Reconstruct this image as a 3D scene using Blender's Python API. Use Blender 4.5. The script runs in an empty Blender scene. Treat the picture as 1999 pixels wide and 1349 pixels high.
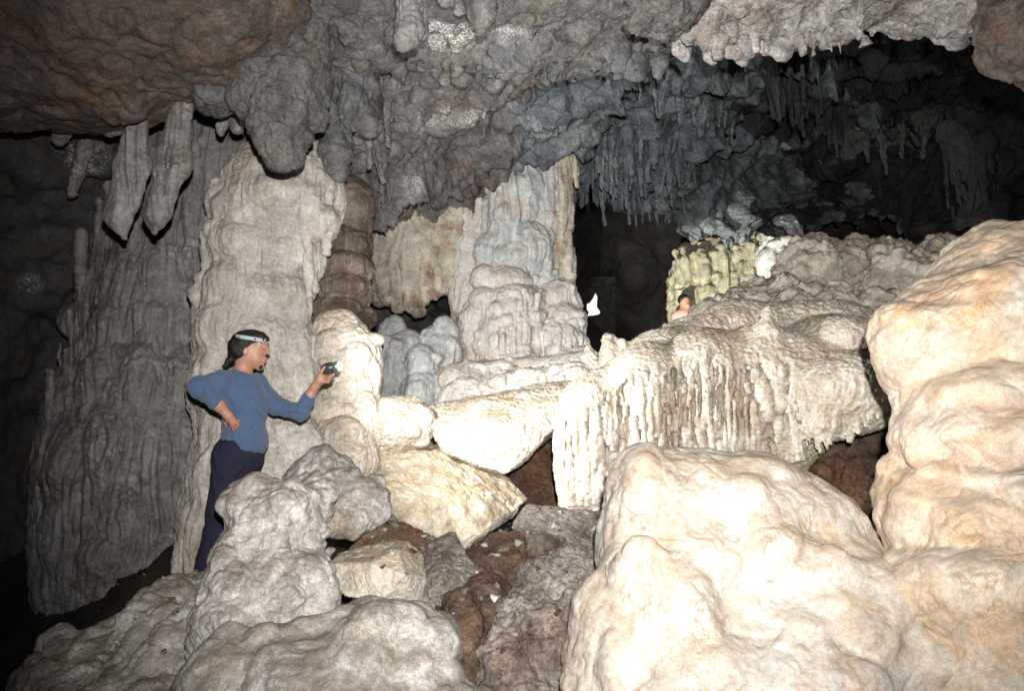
import bpy, bmesh, math, random
import numpy as np
import openvdb
from mathutils import Vector, Matrix

scene = bpy.context.scene
COL = scene.collection
R = math.radians
PITCH = R(5.0)
FPX = 1666.0                       # focal length in pixels of the 1999 px wide photograph
CAM = np.array([0.0, 0.0, 1.6])

# ------------------------------------------------------------------ camera, world, lights
cam_d = bpy.data.cameras.new('camera'); cam_d.sensor_width = 36; cam_d.lens = 36 * FPX / 1999
cam_d.clip_end = 200; cam_d.clip_start = 0.05
cam = bpy.data.objects.new('camera', cam_d); COL.objects.link(cam)
cam.location = CAM; cam.rotation_euler = (R(90) + PITCH, 0, 0)
scene.camera = cam

world = bpy.data.worlds.new('World'); scene.world = world; world.use_nodes = True
wbg = world.node_tree.nodes['Background']
wbg.inputs[0].default_value = (0.55, 0.65, 0.8, 1); wbg.inputs[1].default_value = 0.004   # underground: almost nothing gets in
scene.view_settings.view_transform = 'Standard'; scene.view_settings.look = 'None'
scene.view_settings.exposure = 0.0; scene.view_settings.gamma = 1.0
scene.render.engine = 'CYCLES'
cy = scene.cycles
cy.max_bounces = 4; cy.diffuse_bounces = 3; cy.glossy_bounces = 2; cy.transmission_bounces = 2
cy.use_denoising = True; cy.sample_clamp_indirect = 4.0
cy.caustics_reflective = False; cy.caustics_refractive = False

def P(px, py, D):
    """point seen at photograph pixel (px,py) at distance D along world Y"""
    x = (px - 999.5) / FPX; y = (674.5 - py) / FPX
    d = np.array([x, math.cos(PITCH) - y * math.sin(PITCH), math.sin(PITCH) + y * math.cos(PITCH)])
    return CAM + d * (D / d[1])
def S(D): return D / FPX

def spot(name, loc, target, power, color, size, blend, radius):
    l = bpy.data.lights.new(name, 'SPOT'); l.energy = power; l.color = color
    l.spot_size = R(size); l.spot_blend = blend; l.shadow_soft_size = radius
    o = bpy.data.objects.new(name, l); COL.objects.link(o); o.location = loc
    o.rotation_euler = (Vector(target) - Vector(loc)).to_track_quat('-Z', 'Y').to_euler()
    return o
HAND = P(669, 716, 5.40)
spot('camera_flash', (0.07, -0.15, 1.86), P(1110, 570, 6), 2300, (1.0, 0.965, 0.93), 84, 1.0, 0.03)
spot('handheld_flash', HAND, P(1600, 480, 7.5), 440, (1.0, 0.985, 0.96), 166, 1.0, 0.02)
spot('far_flash', P(1235, 720, 10.8), P(1420, 545, 13.9), 1150, (1.0, 0.96, 0.80), 62, 0.6, 0.04)

# ------------------------------------------------------------------ vector noise
_rs = np.random.RandomState(7)
_perm = _rs.permutation(256).astype(np.int32)
_grad = _rs.normal(size=(256, 3)).astype(np.float32); _grad /= np.linalg.norm(_grad, axis=1)[:, None]
def perlin(p):
    p = np.asarray(p, np.float32)
    i = np.floor(p).astype(np.int32); f = p - i
    u = f * f * f * (f * (f * 6 - 15) + 10)
    out = np.zeros(len(p), np.float32)
    for a in (0, 1):
        ha = _perm[(i[:, 0] + a) & 255]; wa = u[:, 0] if a else 1 - u[:, 0]
        for b in (0, 1):
            hb = _perm[(ha + i[:, 1] + b) & 255]; wb = wa * (u[:, 1] if b else 1 - u[:, 1])
            for c in (0, 1):
                g = _grad[_perm[(hb + i[:, 2] + c) & 255]]; w = wb * (u[:, 2] if c else 1 - u[:, 2])
                out += w * (g[:, 0] * (f[:, 0] - a) + g[:, 1] * (f[:, 1] - b) + g[:, 2] * (f[:, 2] - c))
    return out * 1.5
def fbm(p, o=4, gain=0.5):
    s = np.zeros(len(p), np.float32); a = 1.0
    for k in range(o):
        s += a * perlin(p * (2.03 ** k) + k * 17.3); a *= gain
    return s
def ridge(p, o=2):
    s = np.zeros(len(p), np.float32); a = 1.0
    for k in range(o):
        s += a * (1 - 2 * np.abs(perlin(p * (2.1 ** k) + k * 9.1))); a *= 0.5
    return s
def worley(p):
    i = np.floor(p).astype(np.int32); best = np.full(len(p), 9.0, np.float32)
    for a in (-1, 0, 1):
        for b in (-1, 0, 1):
            for c in (-1, 0, 1):
                h = _perm[(_perm[(_perm[(i[:, 0] + a) & 255] + i[:, 1] + b) & 255] + i[:, 2] + c) & 255]
                q = np.stack([i[:, 0] + a + _perm[h] / 256., i[:, 1] + b + _perm[(h + 77) & 255] / 256., i[:, 2] + c + _perm[(h + 151) & 255] / 256.], 1)
                d = ((p - q) ** 2).sum(1); best = np.minimum(best, d)
    return np.sqrt(best)
def xyz(p, a, b, c): return p * np.array([a, b, c], np.float32)

def displace(p, n, spec):
    """stone relief along the normals; side = how vertical the face is"""
    d = np.zeros(len(p), np.float32)
    side = np.clip(1.15 - 1.2 * np.abs(n[:, 2]), 0, 1)
    warp = np.stack([perlin(p * 1.7 + 3), perlin(p * 1.7 + 31), np.zeros(len(p))], 1).astype(np.float32)
    for k, v in spec.items():
        if k == 'lump': d += v[0] * fbm(p * v[1] + 5, 3)
        elif k == 'lump2': d += v[0] * fbm(p * v[1] + 55, 3)
        elif k == 'flute': d += v[0] * side * ridge(xyz(p + 0.10 * warp, v[1], v[1], v[1] * v[2]), 2)
        elif k == 'facet': d += v[0] * (np.abs(perlin(p * v[1] + 21)) + .45 * np.abs(perlin(p * v[1] * 2.3 + 7)) - .3)
        elif k == 'beds':
            t = (p[:, 0] * .59 - p[:, 2] * .81) * v[1] + .55 * fbm(p * .9 + 13, 3); t = t - np.floor(t); d += v[0] * (t * t - .35)
        elif k == 'ribs': d += v[0] * ridge(xyz(p + 0.12 * warp, v[1], v[1], v[1] * v[2]), 2)
        elif k == 'fold':
            q = np.stack([p[:, 0] + .5 * p[:, 2], p[:, 1], .25 * (p[:, 2] - .4 * p[:, 0])], 1).astype(np.float32) * v[1]
            d += v[0] * np.maximum(ridge(q + .6 * warp, 2) - .35, 0)
        elif k == 'slit':
            q = xyz(p + 0.08 * warp, v[1], v[1], v[1] * 0.13)
            m = perlin(q + 40); d -= v[0] * side * np.clip((m - 0.16) * 4, 0, 1) * np.clip(perlin(xyz(p, 3, 3, 5)) * 3 + 0.7, 0, 1)
        elif k == 'terr':
            t = p[:, 2] * v[1] + 1.1 * fbm(xyz(p, 1.8, 1.8, 0.5) + 8, 3) + 0.35 * perlin(p * 6)
            s = t - np.floor(t); d += v[0] * side * (np.sqrt(np.clip(1 - s * s, 0, 1)) - 0.75)
        elif k == 'grain': d += v[0] * (0.6 - worley(p * v[1])) * np.clip((p[:, 0] - 1.75) * 3, 0, 1)   # popcorn only on the round bulge
        elif k == 'pop': d += v[0] * (0.6 - worley(p * v[1]))
        elif k == 'crack':
            d -= v[0] * np.clip(1 - 9 * np.abs(perlin(p * v[1] + 0.8 * perlin(p * v[1] * 3)[:, None])), 0, 1)
        elif k == 'wrinkle':
            d += v[0] * perlin(np.stack([p[:, 0] * 2.5, p[:, 1] * 2.5, p[:, 2] * v[1] + 2.5 * perlin(p * 4)], 1))
        elif k == 'fine': d += v[0] * fbm(p * v[1] + 90, 3, 0.6)
    return d

# ------------------------------------------------------------------ objects and tags
def tag(o, label=None, cat=None, group=None, kind=None):
    if label: o['label'] = label
    if cat: o['category'] = cat
    if group: o['group'] = group
    if kind: o['kind'] = kind
    return o
def mesh_object(name, V, F, mat, parent=None, origin=None, smooth=True):
    """V (n,3) world coordinates, F (m,k) faces -> one linked object with its origin at its base"""
    V = np.asarray(V, np.float64)
    if origin is None:
        lo, hi = V.min(0), V.max(0); origin = np.array([(lo[0] + hi[0]) / 2, (lo[1] + hi[1]) / 2, lo[2]])
    me = bpy.data.meshes.new(name); Vl = V - origin
    me.vertices.add(len(Vl)); me.vertices.foreach_set('co', Vl.astype(np.float32).ravel())
    F = np.asarray(F, np.int32); m, k = F.shape
    me.loops.add(m * k); me.loops.foreach_set('vertex_index', F.ravel())
    me.polygons.add(m); me.polygons.foreach_set('loop_start', np.arange(0, m * k, k, dtype=np.int32))
    me.update(calc_edges=True); me.validate()
    if smooth: me.polygons.foreach_set('use_smooth', np.ones(len(me.polygons), bool))
    me.materials.append(mat)
    o = bpy.data.objects.new(name, me); COL.objects.link(o)
    if parent is not None:
        o.parent = parent; o.location = Vector(origin) - parent.location
    else: o.location = origin
    return o
def empty(name, loc):
    o = bpy.data.objects.new(name, None); o.empty_display_size = 0.1; COL.objects.link(o); o.location = loc; return o
def normals_of(V, F):
    n = np.zeros_like(V); a, b, c = V[F[:, 0]], V[F[:, 1]], V[F[:, 2]]
    fn = np.cross(b - a, c - a)
    if F.shape[1] == 4: fn = np.cross(V[F[:, 2]] - a, V[F[:, 3]] - b)
    for k in range(F.shape[1]):
        for j in range(3): n[:, j] += np.bincount(F[:, k], fn[:, j], len(V))
    return n / np.maximum(np.linalg.norm(n, axis=1), 1e-9)[:, None]

# ------------------------------------------------------------------ solid modelling on a distance field
VF = 0.66
class Field:
    def __init__(self, vox): self.vox = vox * VF; self.pr = []
    def ell_w(self, c, r, k=0.05, rot=None, sub=False):
        c = np.array(c, float); r = np.array(r, float); M = None if rot is None else np.array(rot.to_3x3())
        R_ = r.max() if M is not None else r
        def f(X, Y, Z):
            q = [X - c[0], Y - c[1], Z - c[2]]
            if M is not None: q = [M[0, j] * q[0] + M[1, j] * q[1] + M[2, j] * q[2] for j in range(3)]
            k0 = np.sqrt(sum((q[j] / r[j]) ** 2 for j in range(3))); k1 = np.sqrt(sum((q[j] / r[j] ** 2) ** 2 for j in range(3)))
            return k0 * (k0 - 1) / np.maximum(k1, 1e-6)
        self.pr.append((c - R_, c + R_, f, k, sub)); return self
    def e(self, px, py, D, rx, ry, rz, k=0.06, tilt=0, yaw=0, sub=False):
        """ellipsoid: centre pixel + centre distance, radii rx,ry in pixels, rz in metres of depth"""
        s = S(D); rot = Matrix.Rotation(R(yaw), 4, 'Z') @ Matrix.Rotation(R(-tilt), 4, 'Y') if (tilt or yaw) else None
        return self.ell_w(P(px, py, D), (rx * s, rz, ry * s), k, rot, sub)
    def cap_w(self, a, b, ra, rb, k=0.05, fz=1.0, sub=False):
        a = np.array(a, float); b = np.array(b, float)
        sc = np.array([1, 1 / fz, 1]); A = a * sc; B = b * sc; ba = B - A; L = max((ba ** 2).sum(), 1e-9)
        def f(X, Y, Z):
            x, y, z = X - A[0], Y * sc[1] - A[1], Z - A[2]
            t = np.clip((x * ba[0] + y * ba[1] + z * ba[2]) / L, 0, 1)
            return (np.sqrt((x - t * ba[0]) ** 2 + (y - t * ba[1]) ** 2 + (z - t * ba[2]) ** 2) - (ra + (rb - ra) * t)) * min(1, fz)
        rr = np.array([1, fz, 1]) * max(ra, rb)
        self.pr.append((np.minimum(a, b) - rr, np.maximum(a, b) + rr, f, k, sub)); return self
    def c(self, p0, r0, p1, r1, k=0.06, fz=1.0, sub=False):
        return self.cap_w(P(*p0), P(*p1), r0 * S(p0[2]), r1 * S(p1[2]), k, fz, sub)
    def stack(self, st, k=0.12, fz=0.8):
        """vertical body from stations (py, left px, right px, D)"""
        for (y0, l0, r0, d0), (y1, l1, r1, d1) in zip(st[:-1], st[1:]):
            self.c(((l0 + r0) / 2, y0, d0), (r0 - l0) / 2, ((l1 + r1) / 2, y1, d1), (r1 - l1) / 2, k, fz)
        return self
    def lobes(self, st, n, seed, size=(0.35, 0.6), tall=(0.5, 1.2), out=0.75, k=0.035, fz=0.8):
        """overlapping rounded tiers of flowstone over a stack of stations"""
        rd = random.Random(seed)
        for _ in range(n):
            y = rd.uniform(st[0][0], st[-1][0])
            for a, b in zip(st[:-1], st[1:]):
                if a[0] <= y <= b[0]: break
            t = (y - a[0]) / max(b[0] - a[0], 1e-6); l, r, D = [a[j] + t * (b[j] - a[j]) for j in (1, 2, 3)]
            rp = (r - l) / 2; ph = rd.uniform(-math.pi, 0) if rd.random() < 0.85 else rd.uniform(0, math.pi)
            q = P((l + r) / 2, y, D); rm = rp * S(D); s = rm * rd.uniform(*size)
            q = q + np.array([math.cos(ph) * (rm - s * out), math.sin(ph) * (rm - s * out) * fz, 0])
            self.ell_w(q, (s, s, s * rd.uniform(*tall)), k)
        return self
    def scatter(self, boxes, n, seed, k=0.03):
        """lobes inside pixel boxes: (px0,px1,py0,py1,D0,D1,rmin_px,rmax_px)"""
        rd = random.Random(seed)
        for _ in range(n):
            b = rd.choice(boxes); D = rd.uniform(b[4], b[5]); r = rd.uniform(b[6], b[7])
            self.e(rd.uniform(b[0], b[1]), rd.uniform(b[2], b[3]), D, r * rd.uniform(.9, 1.4), r * rd.uniform(.6, 1.3), r * S(D), k)
        return self
    def surf(self, px, py, D0=3.0, D1=16.0):
        """distance at which the line of sight through a pixel first meets the body made so far"""
        ts = np.arange(D0, D1, .012); q = P(px, py, 1.0) - CAM; X, Y, Z = [(CAM[j] + q[j] * ts).astype(np.float32) for j in range(3)]
        g = np.full(len(ts), 5.0, np.float32)
        for (a, b, f, k, sub) in self.pr[:getattr(self, 'nb', len(self.pr))]:
            d = f(X, Y, Z); h = np.maximum(k - np.abs(g - d), 0) / k; g = np.minimum(g, d) - h * h * k / 4
        w = np.nonzero(g <= 0)[0]
        return None if len(w) == 0 else float(ts[w[0]])
    def freeze(self): self.nb = len(self.pr); return self
    def dome(self, px, py, rx, ry, pro=.35, k=.02, tilt=0):
        D = self.surf(px, py)
        if D is None: return self
        rz = rx * S(D) * .8; return self.e(px, py, D + rz * (1 - pro), rx, ry, rz, k, tilt)
    def domes(self, box, n, seed, rx=(30, 70), asp=(.6, 1.4), pro=(.2, .45), k=.02):
        rd = random.Random(seed)
        for _ in range(n):
            r = rd.uniform(*rx); self.dome(rd.uniform(box[0], box[1]), rd.uniform(box[2], box[3]), r, r * rd.uniform(*asp), rd.uniform(*pro), k, rd.uniform(-12, 12))
        return self
    def rib(self, x0, y0, x1, y1, r0, r1, pro=.6, k=.02):
        a = self.surf(x0, y0); b = self.surf(x1, y1)
        if a is None and b is None: return self
        a = a or b; b = b or a; b = min(b, a + .12); a = min(a, b + .25)
        return self.c((x0, y0, a + r0 * S(a) * (1 - pro)), r0, (x1, y1, b + r1 * S(b) * (1 - pro)), r1, k)
    def slit(self, x0, y0, x1, y1, r, deep=2.5, k=.012):
        a = self.surf(x0, y0); b = self.surf(x1, y1)
        if a is None or b is None: return self
        return self.c((x0, y0, a), r, (x1, y1, b), r * .7, k, deep, sub=True)
    def mesh(self):
        pad = 4 * self.vox
        add = [p for p in self.pr if not p[4]]
        lo = np.min([p[0] for p in add], 0) - pad; hi = np.max([p[1] for p in add], 0) + pad
        n = np.ceil((hi - lo) / self.vox).astype(int) + 1
        G = np.full(n, 5.0, np.float32)
        ax = [(lo[j] + np.arange(n[j]) * self.vox).astype(np.float32) for j in range(3)]
        for (a, b, f, k, sub) in self.pr:
            m = k + 3 * self.vox
            i0 = np.clip(np.floor((a - m - lo) / self.vox).astype(int), 0, n); i1 = np.clip(np.ceil((b + m - lo) / self.vox).astype(int) + 1, 0, n)
            if (i1 <= i0).any(): continue
            sl = tuple(slice(i0[j], i1[j]) for j in range(3))
            d = f(ax[0][sl[0]][:, None, None], ax[1][sl[1]][None, :, None], ax[2][sl[2]][None, None, :]).astype(np.float32)
            g = G[sl]
            if sub: h = np.maximum(k - np.abs(g + d), 0) / k; G[sl] = np.maximum(g, -d) + h * h * k / 4
            else: h = np.maximum(k - np.abs(g - d), 0) / k; G[sl] = np.minimum(g, d) - h * h * k / 4
        grid = openvdb.FloatGrid(5.0); grid.copyFromArray(np.ascontiguousarray(G))
        pts, q = grid.convertToQuads(isovalue=0.0)
        V = pts.astype(np.float64) * self.vox + lo
        return V, q.astype(np.int32)[:, ::-1]
    def build(self, name, mat, spec=None, parent=None, origin=None):
        V, F = self.mesh()
        if len(F):
            n = normals_of(V, F)
            # keep the outside out
            c = V.mean(0)
            if ((V - c) * n).sum() < 0: F = F[:, ::-1]; n = -n
            if spec: V = V + n * displace(V.astype(np.float32), n, spec)[:, None]
        return mesh_object(name, V, F, mat, parent, origin)

# ------------------------------------------------------------------ materials
def mat_new(name):
    m = bpy.data.materials.new(name); m.use_nodes = True; nt = m.node_tree
    return m, nt, nt.nodes['Principled BSDF']
def rgba(c): return (c[0], c[1], c[2], 1)
def rock_mat(name, c1, c2, stain, s_amt=0.4, streak=None, st_amt=0.0, scale=2.0, speck=0.35, bump=0.5, rough=0.8, wet=0.0, s_scale=1.6, fine=1.0, dust=None, du_amt=0.0, glint_white=(), sfreq=13, bz=1.0, blotch=.5, vein=.45):
    m, nt, b = mat_new(name); N = nt.nodes.new; L = nt.links.new
    geo = N('ShaderNodeNewGeometry')
    def noise(sc, det, ro=0.6, vec=None, dist=0.0):
        n = N('ShaderNodeTexNoise'); n.inputs['Scale'].default_value = sc; n.inputs['Detail'].default_value = det
        n.inputs['Roughness'].default_value = ro; n.inputs['Distortion'].default_value = dist; L(vec or geo.outputs['Position'], n.inputs['Vector']); return n.outputs['Fac']
    def ramp(src, a, bb):
        r = N('ShaderNodeMapRange'); r.inputs['From Min'].default_value = a; r.inputs['From Max'].default_value = bb; L(src, r.inputs['Value']); return r.outputs['Result']
    def mix(fac, a, bb, mode='MIX'):
        x = N('ShaderNodeMix'); x.data_type = 'RGBA'; x.blend_type = mode
        if isinstance(fac, float): x.inputs[0].default_value = fac
        else: L(fac, x.inputs[0])
        for s, v in ((6, a), (7, bb)):
            if isinstance(v, tuple): x.inputs[s].default_value = v
            else: L(v, x.inputs[s])
        return x.outputs[2]
    def mul(a, v):
        x = N('ShaderNodeMath'); x.operation = 'MULTIPLY'; L(a, x.inputs[0])
        if isinstance(v, (int, float)): x.inputs[1].default_value = v
        else: L(v, x.inputs[1])
        return x.outputs[0]
    def add(a, bb):
        x = N('ShaderNodeMath'); L(a, x.inputs[0]); L(bb, x.inputs[1]); return x.outputs[0]
    col = mix(ramp(noise(scale, 8, 0.62, dist=0.3), 0.36, 0.64), rgba(c1), rgba(c2))
    patch = ramp(noise(s_scale, 6, 0.65, dist=0.8), 0.60 - 0.22 * s_amt, 0.74 - 0.12 * s_amt)
    col = mix(mul(patch, 0.85), col, rgba(stain))
    if streak:
        mp = N('ShaderNodeMapping'); mp.inputs['Scale'].default_value = (sfreq, sfreq, sfreq * .07); L(geo.outputs['Position'], mp.inputs['Vector'])
        col = mix(mul(ramp(noise(1.0, 6, 0.6, mp.outputs['Vector'], 0.3), 0.5, 0.68), st_amt), col, rgba(streak))
    bl = N('ShaderNodeMapRange'); bl.inputs['From Min'].default_value = .32; bl.inputs['From Max'].default_value = .66; bl.inputs['To Min'].default_value = 1 - .75 * blotch; bl.inputs['To Max'].default_value = 1 + .22 * blotch
    L(noise(6.5, 10, 0.68, dist=0.5), bl.inputs['Value']); gb = N('ShaderNodeCombineColor')
    for k in range(3): L(bl.outputs['Result'], gb.inputs[k])
    col = mix(1.0, col, gb.outputs[0], 'MULTIPLY')
    sp = ramp(noise(38 * fine, 5, 0.7), 0.3, 0.7)
    g = N('ShaderNodeCombineColor'); v = N('ShaderNodeMapRange'); v.inputs['To Min'].default_value = 1 - speck; v.inputs['To Max'].default_value = 1 + 0.25 * speck; L(sp, v.inputs['Value'])
    for k in range(3): L(v.outputs['Result'], g.inputs[k])
    col = mix(1.0, col, g.outputs[0], 'MULTIPLY')
    if vein:                                                     # thin rim lines, hair cracks and drip edges
        vb = N('ShaderNodeMath'); vb.operation = 'SUBTRACT'; L(noise(3.2, 8, 0.62, dist=1.0), vb.inputs[0]); vb.inputs[1].default_value = .5
        va = N('ShaderNodeMath'); va.operation = 'ABSOLUTE'; L(vb.outputs[0], va.inputs[0])
        col = mix(mul(mul(ramp(va.outputs[0], .016, .002), ramp(noise(2.1, 3), .42, .58)), vein), col, rgba(tuple(.55 * x for x in stain)))
    gr = N('ShaderNodeMapRange'); gr.inputs['From Min'].default_value = .3; gr.inputs['From Max'].default_value = .7; gr.inputs['To Min'].default_value = 1 - .8 * speck; gr.inputs['To Max'].default_value = 1 + .45 * speck
    L(noise(105 * fine, 3, 0.8), gr.inputs['Value']); gg = N('ShaderNodeCombineColor')
    for k in range(3): L(gr.outputs['Result'], gg.inputs[k])
    col = mix(1.0, col, gg.outputs[0], 'MULTIPLY')
    # small dark pits and dirt in thin lines
    pit = ramp(noise(11, 7, 0.75, dist=1.2), 0.60, 0.72)
    col = mix(mul(pit, 0.55 * speck + 0.15), col, rgba(tuple(0.35 * x for x in stain)))
    if dust:                                                     # silt settled on ledges
        sx = N('ShaderNodeSeparateXYZ'); L(geo.outputs['Normal'], sx.inputs[0])
        col = mix(mul(mul(ramp(sx.outputs['Z'], .25, .8), ramp(noise(5, 5), .35, .6)), du_amt), col, rgba(dust))
    for (c, r, amt) in glint_white:                                    # wet glints and white patches, painted into the base colour
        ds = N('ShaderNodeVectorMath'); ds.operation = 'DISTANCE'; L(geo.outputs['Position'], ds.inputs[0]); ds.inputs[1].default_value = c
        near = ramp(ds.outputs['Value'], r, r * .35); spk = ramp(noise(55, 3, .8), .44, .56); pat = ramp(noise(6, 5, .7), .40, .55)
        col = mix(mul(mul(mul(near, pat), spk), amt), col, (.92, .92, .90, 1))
    L(col, b.inputs['Base Color'])
    bm_ = N('ShaderNodeMapping'); bm_.inputs['Scale'].default_value = (1, 1, bz); L(geo.outputs['Position'], bm_.inputs['Vector']); bv = bm_.outputs['Vector']
    h = add(add(mul(noise(9, 6, 0.6, bv), 1.0), mul(noise(34 * fine, 6, 0.65, bv), 0.55)), mul(noise(120 * fine, 3, 0.6), 0.16))
    bp = N('ShaderNodeBump'); bp.inputs['Strength'].default_value = bump; bp.inputs['Distance'].default_value = 0.045; L(h, bp.inputs['Height'])
    L(bp.outputs['Normal'], b.inputs['Normal'])
    r = N('ShaderNodeMapRange'); r.inputs['From Min'].default_value = 0.5; r.inputs['From Max'].default_value = 0.62
    r.inputs['To Min'].default_value = rough; r.inputs['To Max'].default_value = rough - 0.55 * wet; L(noise(2.2, 6, 0.7), r.inputs['Value']); L(r.outputs['Result'], b.inputs['Roughness'])
    b.inputs['Specular IOR Level'].default_value = 0.3 + 0.5 * wet
    return m
def plain_mat(name, c, rough=0.7, bump=0.0, bscale=60, metal=0.0, var=0.12, sheen=0.0):
    m, nt, b = mat_new(name); N = nt.nodes.new; L = nt.links.new
    tc = N('ShaderNodeNewGeometry'); n = N('ShaderNodeTexNoise'); n.inputs['Scale'].default_value = bscale; n.inputs['Detail'].default_value = 5; L(tc.outputs['Position'], n.inputs['Vector'])
    x = N('ShaderNodeMix'); x.data_type = 'RGBA'; L(n.outputs['Fac'], x.inputs[0])
    x.inputs[6].default_value = rgba(tuple(v * (1 - var) for v in c)); x.inputs[7].default_value = rgba(tuple(min(1, v * (1 + var)) for v in c)); L(x.outputs[2], b.inputs['Base Color'])
    b.inputs['Roughness'].default_value = rough; b.inputs['Metallic'].default_value = metal
    if sheen: b.inputs['Sheen Weight'].default_value = sheen
    if bump:
        bp = N('ShaderNodeBump'); bp.inputs['Strength'].default_value = bump; bp.inputs['Distance'].default_value = 0.01; L(n.outputs['Fac'], bp.inputs['Height']); L(bp.outputs['Normal'], b.inputs['Normal'])
    return m
def glow_mat(name, c, s):
    m, nt, b = mat_new(name); b.inputs['Base Color'].default_value = rgba(c); b.inputs['Emission Color'].default_value = rgba(c); b.inputs['Emission Strength'].default_value = s; return m

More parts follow.
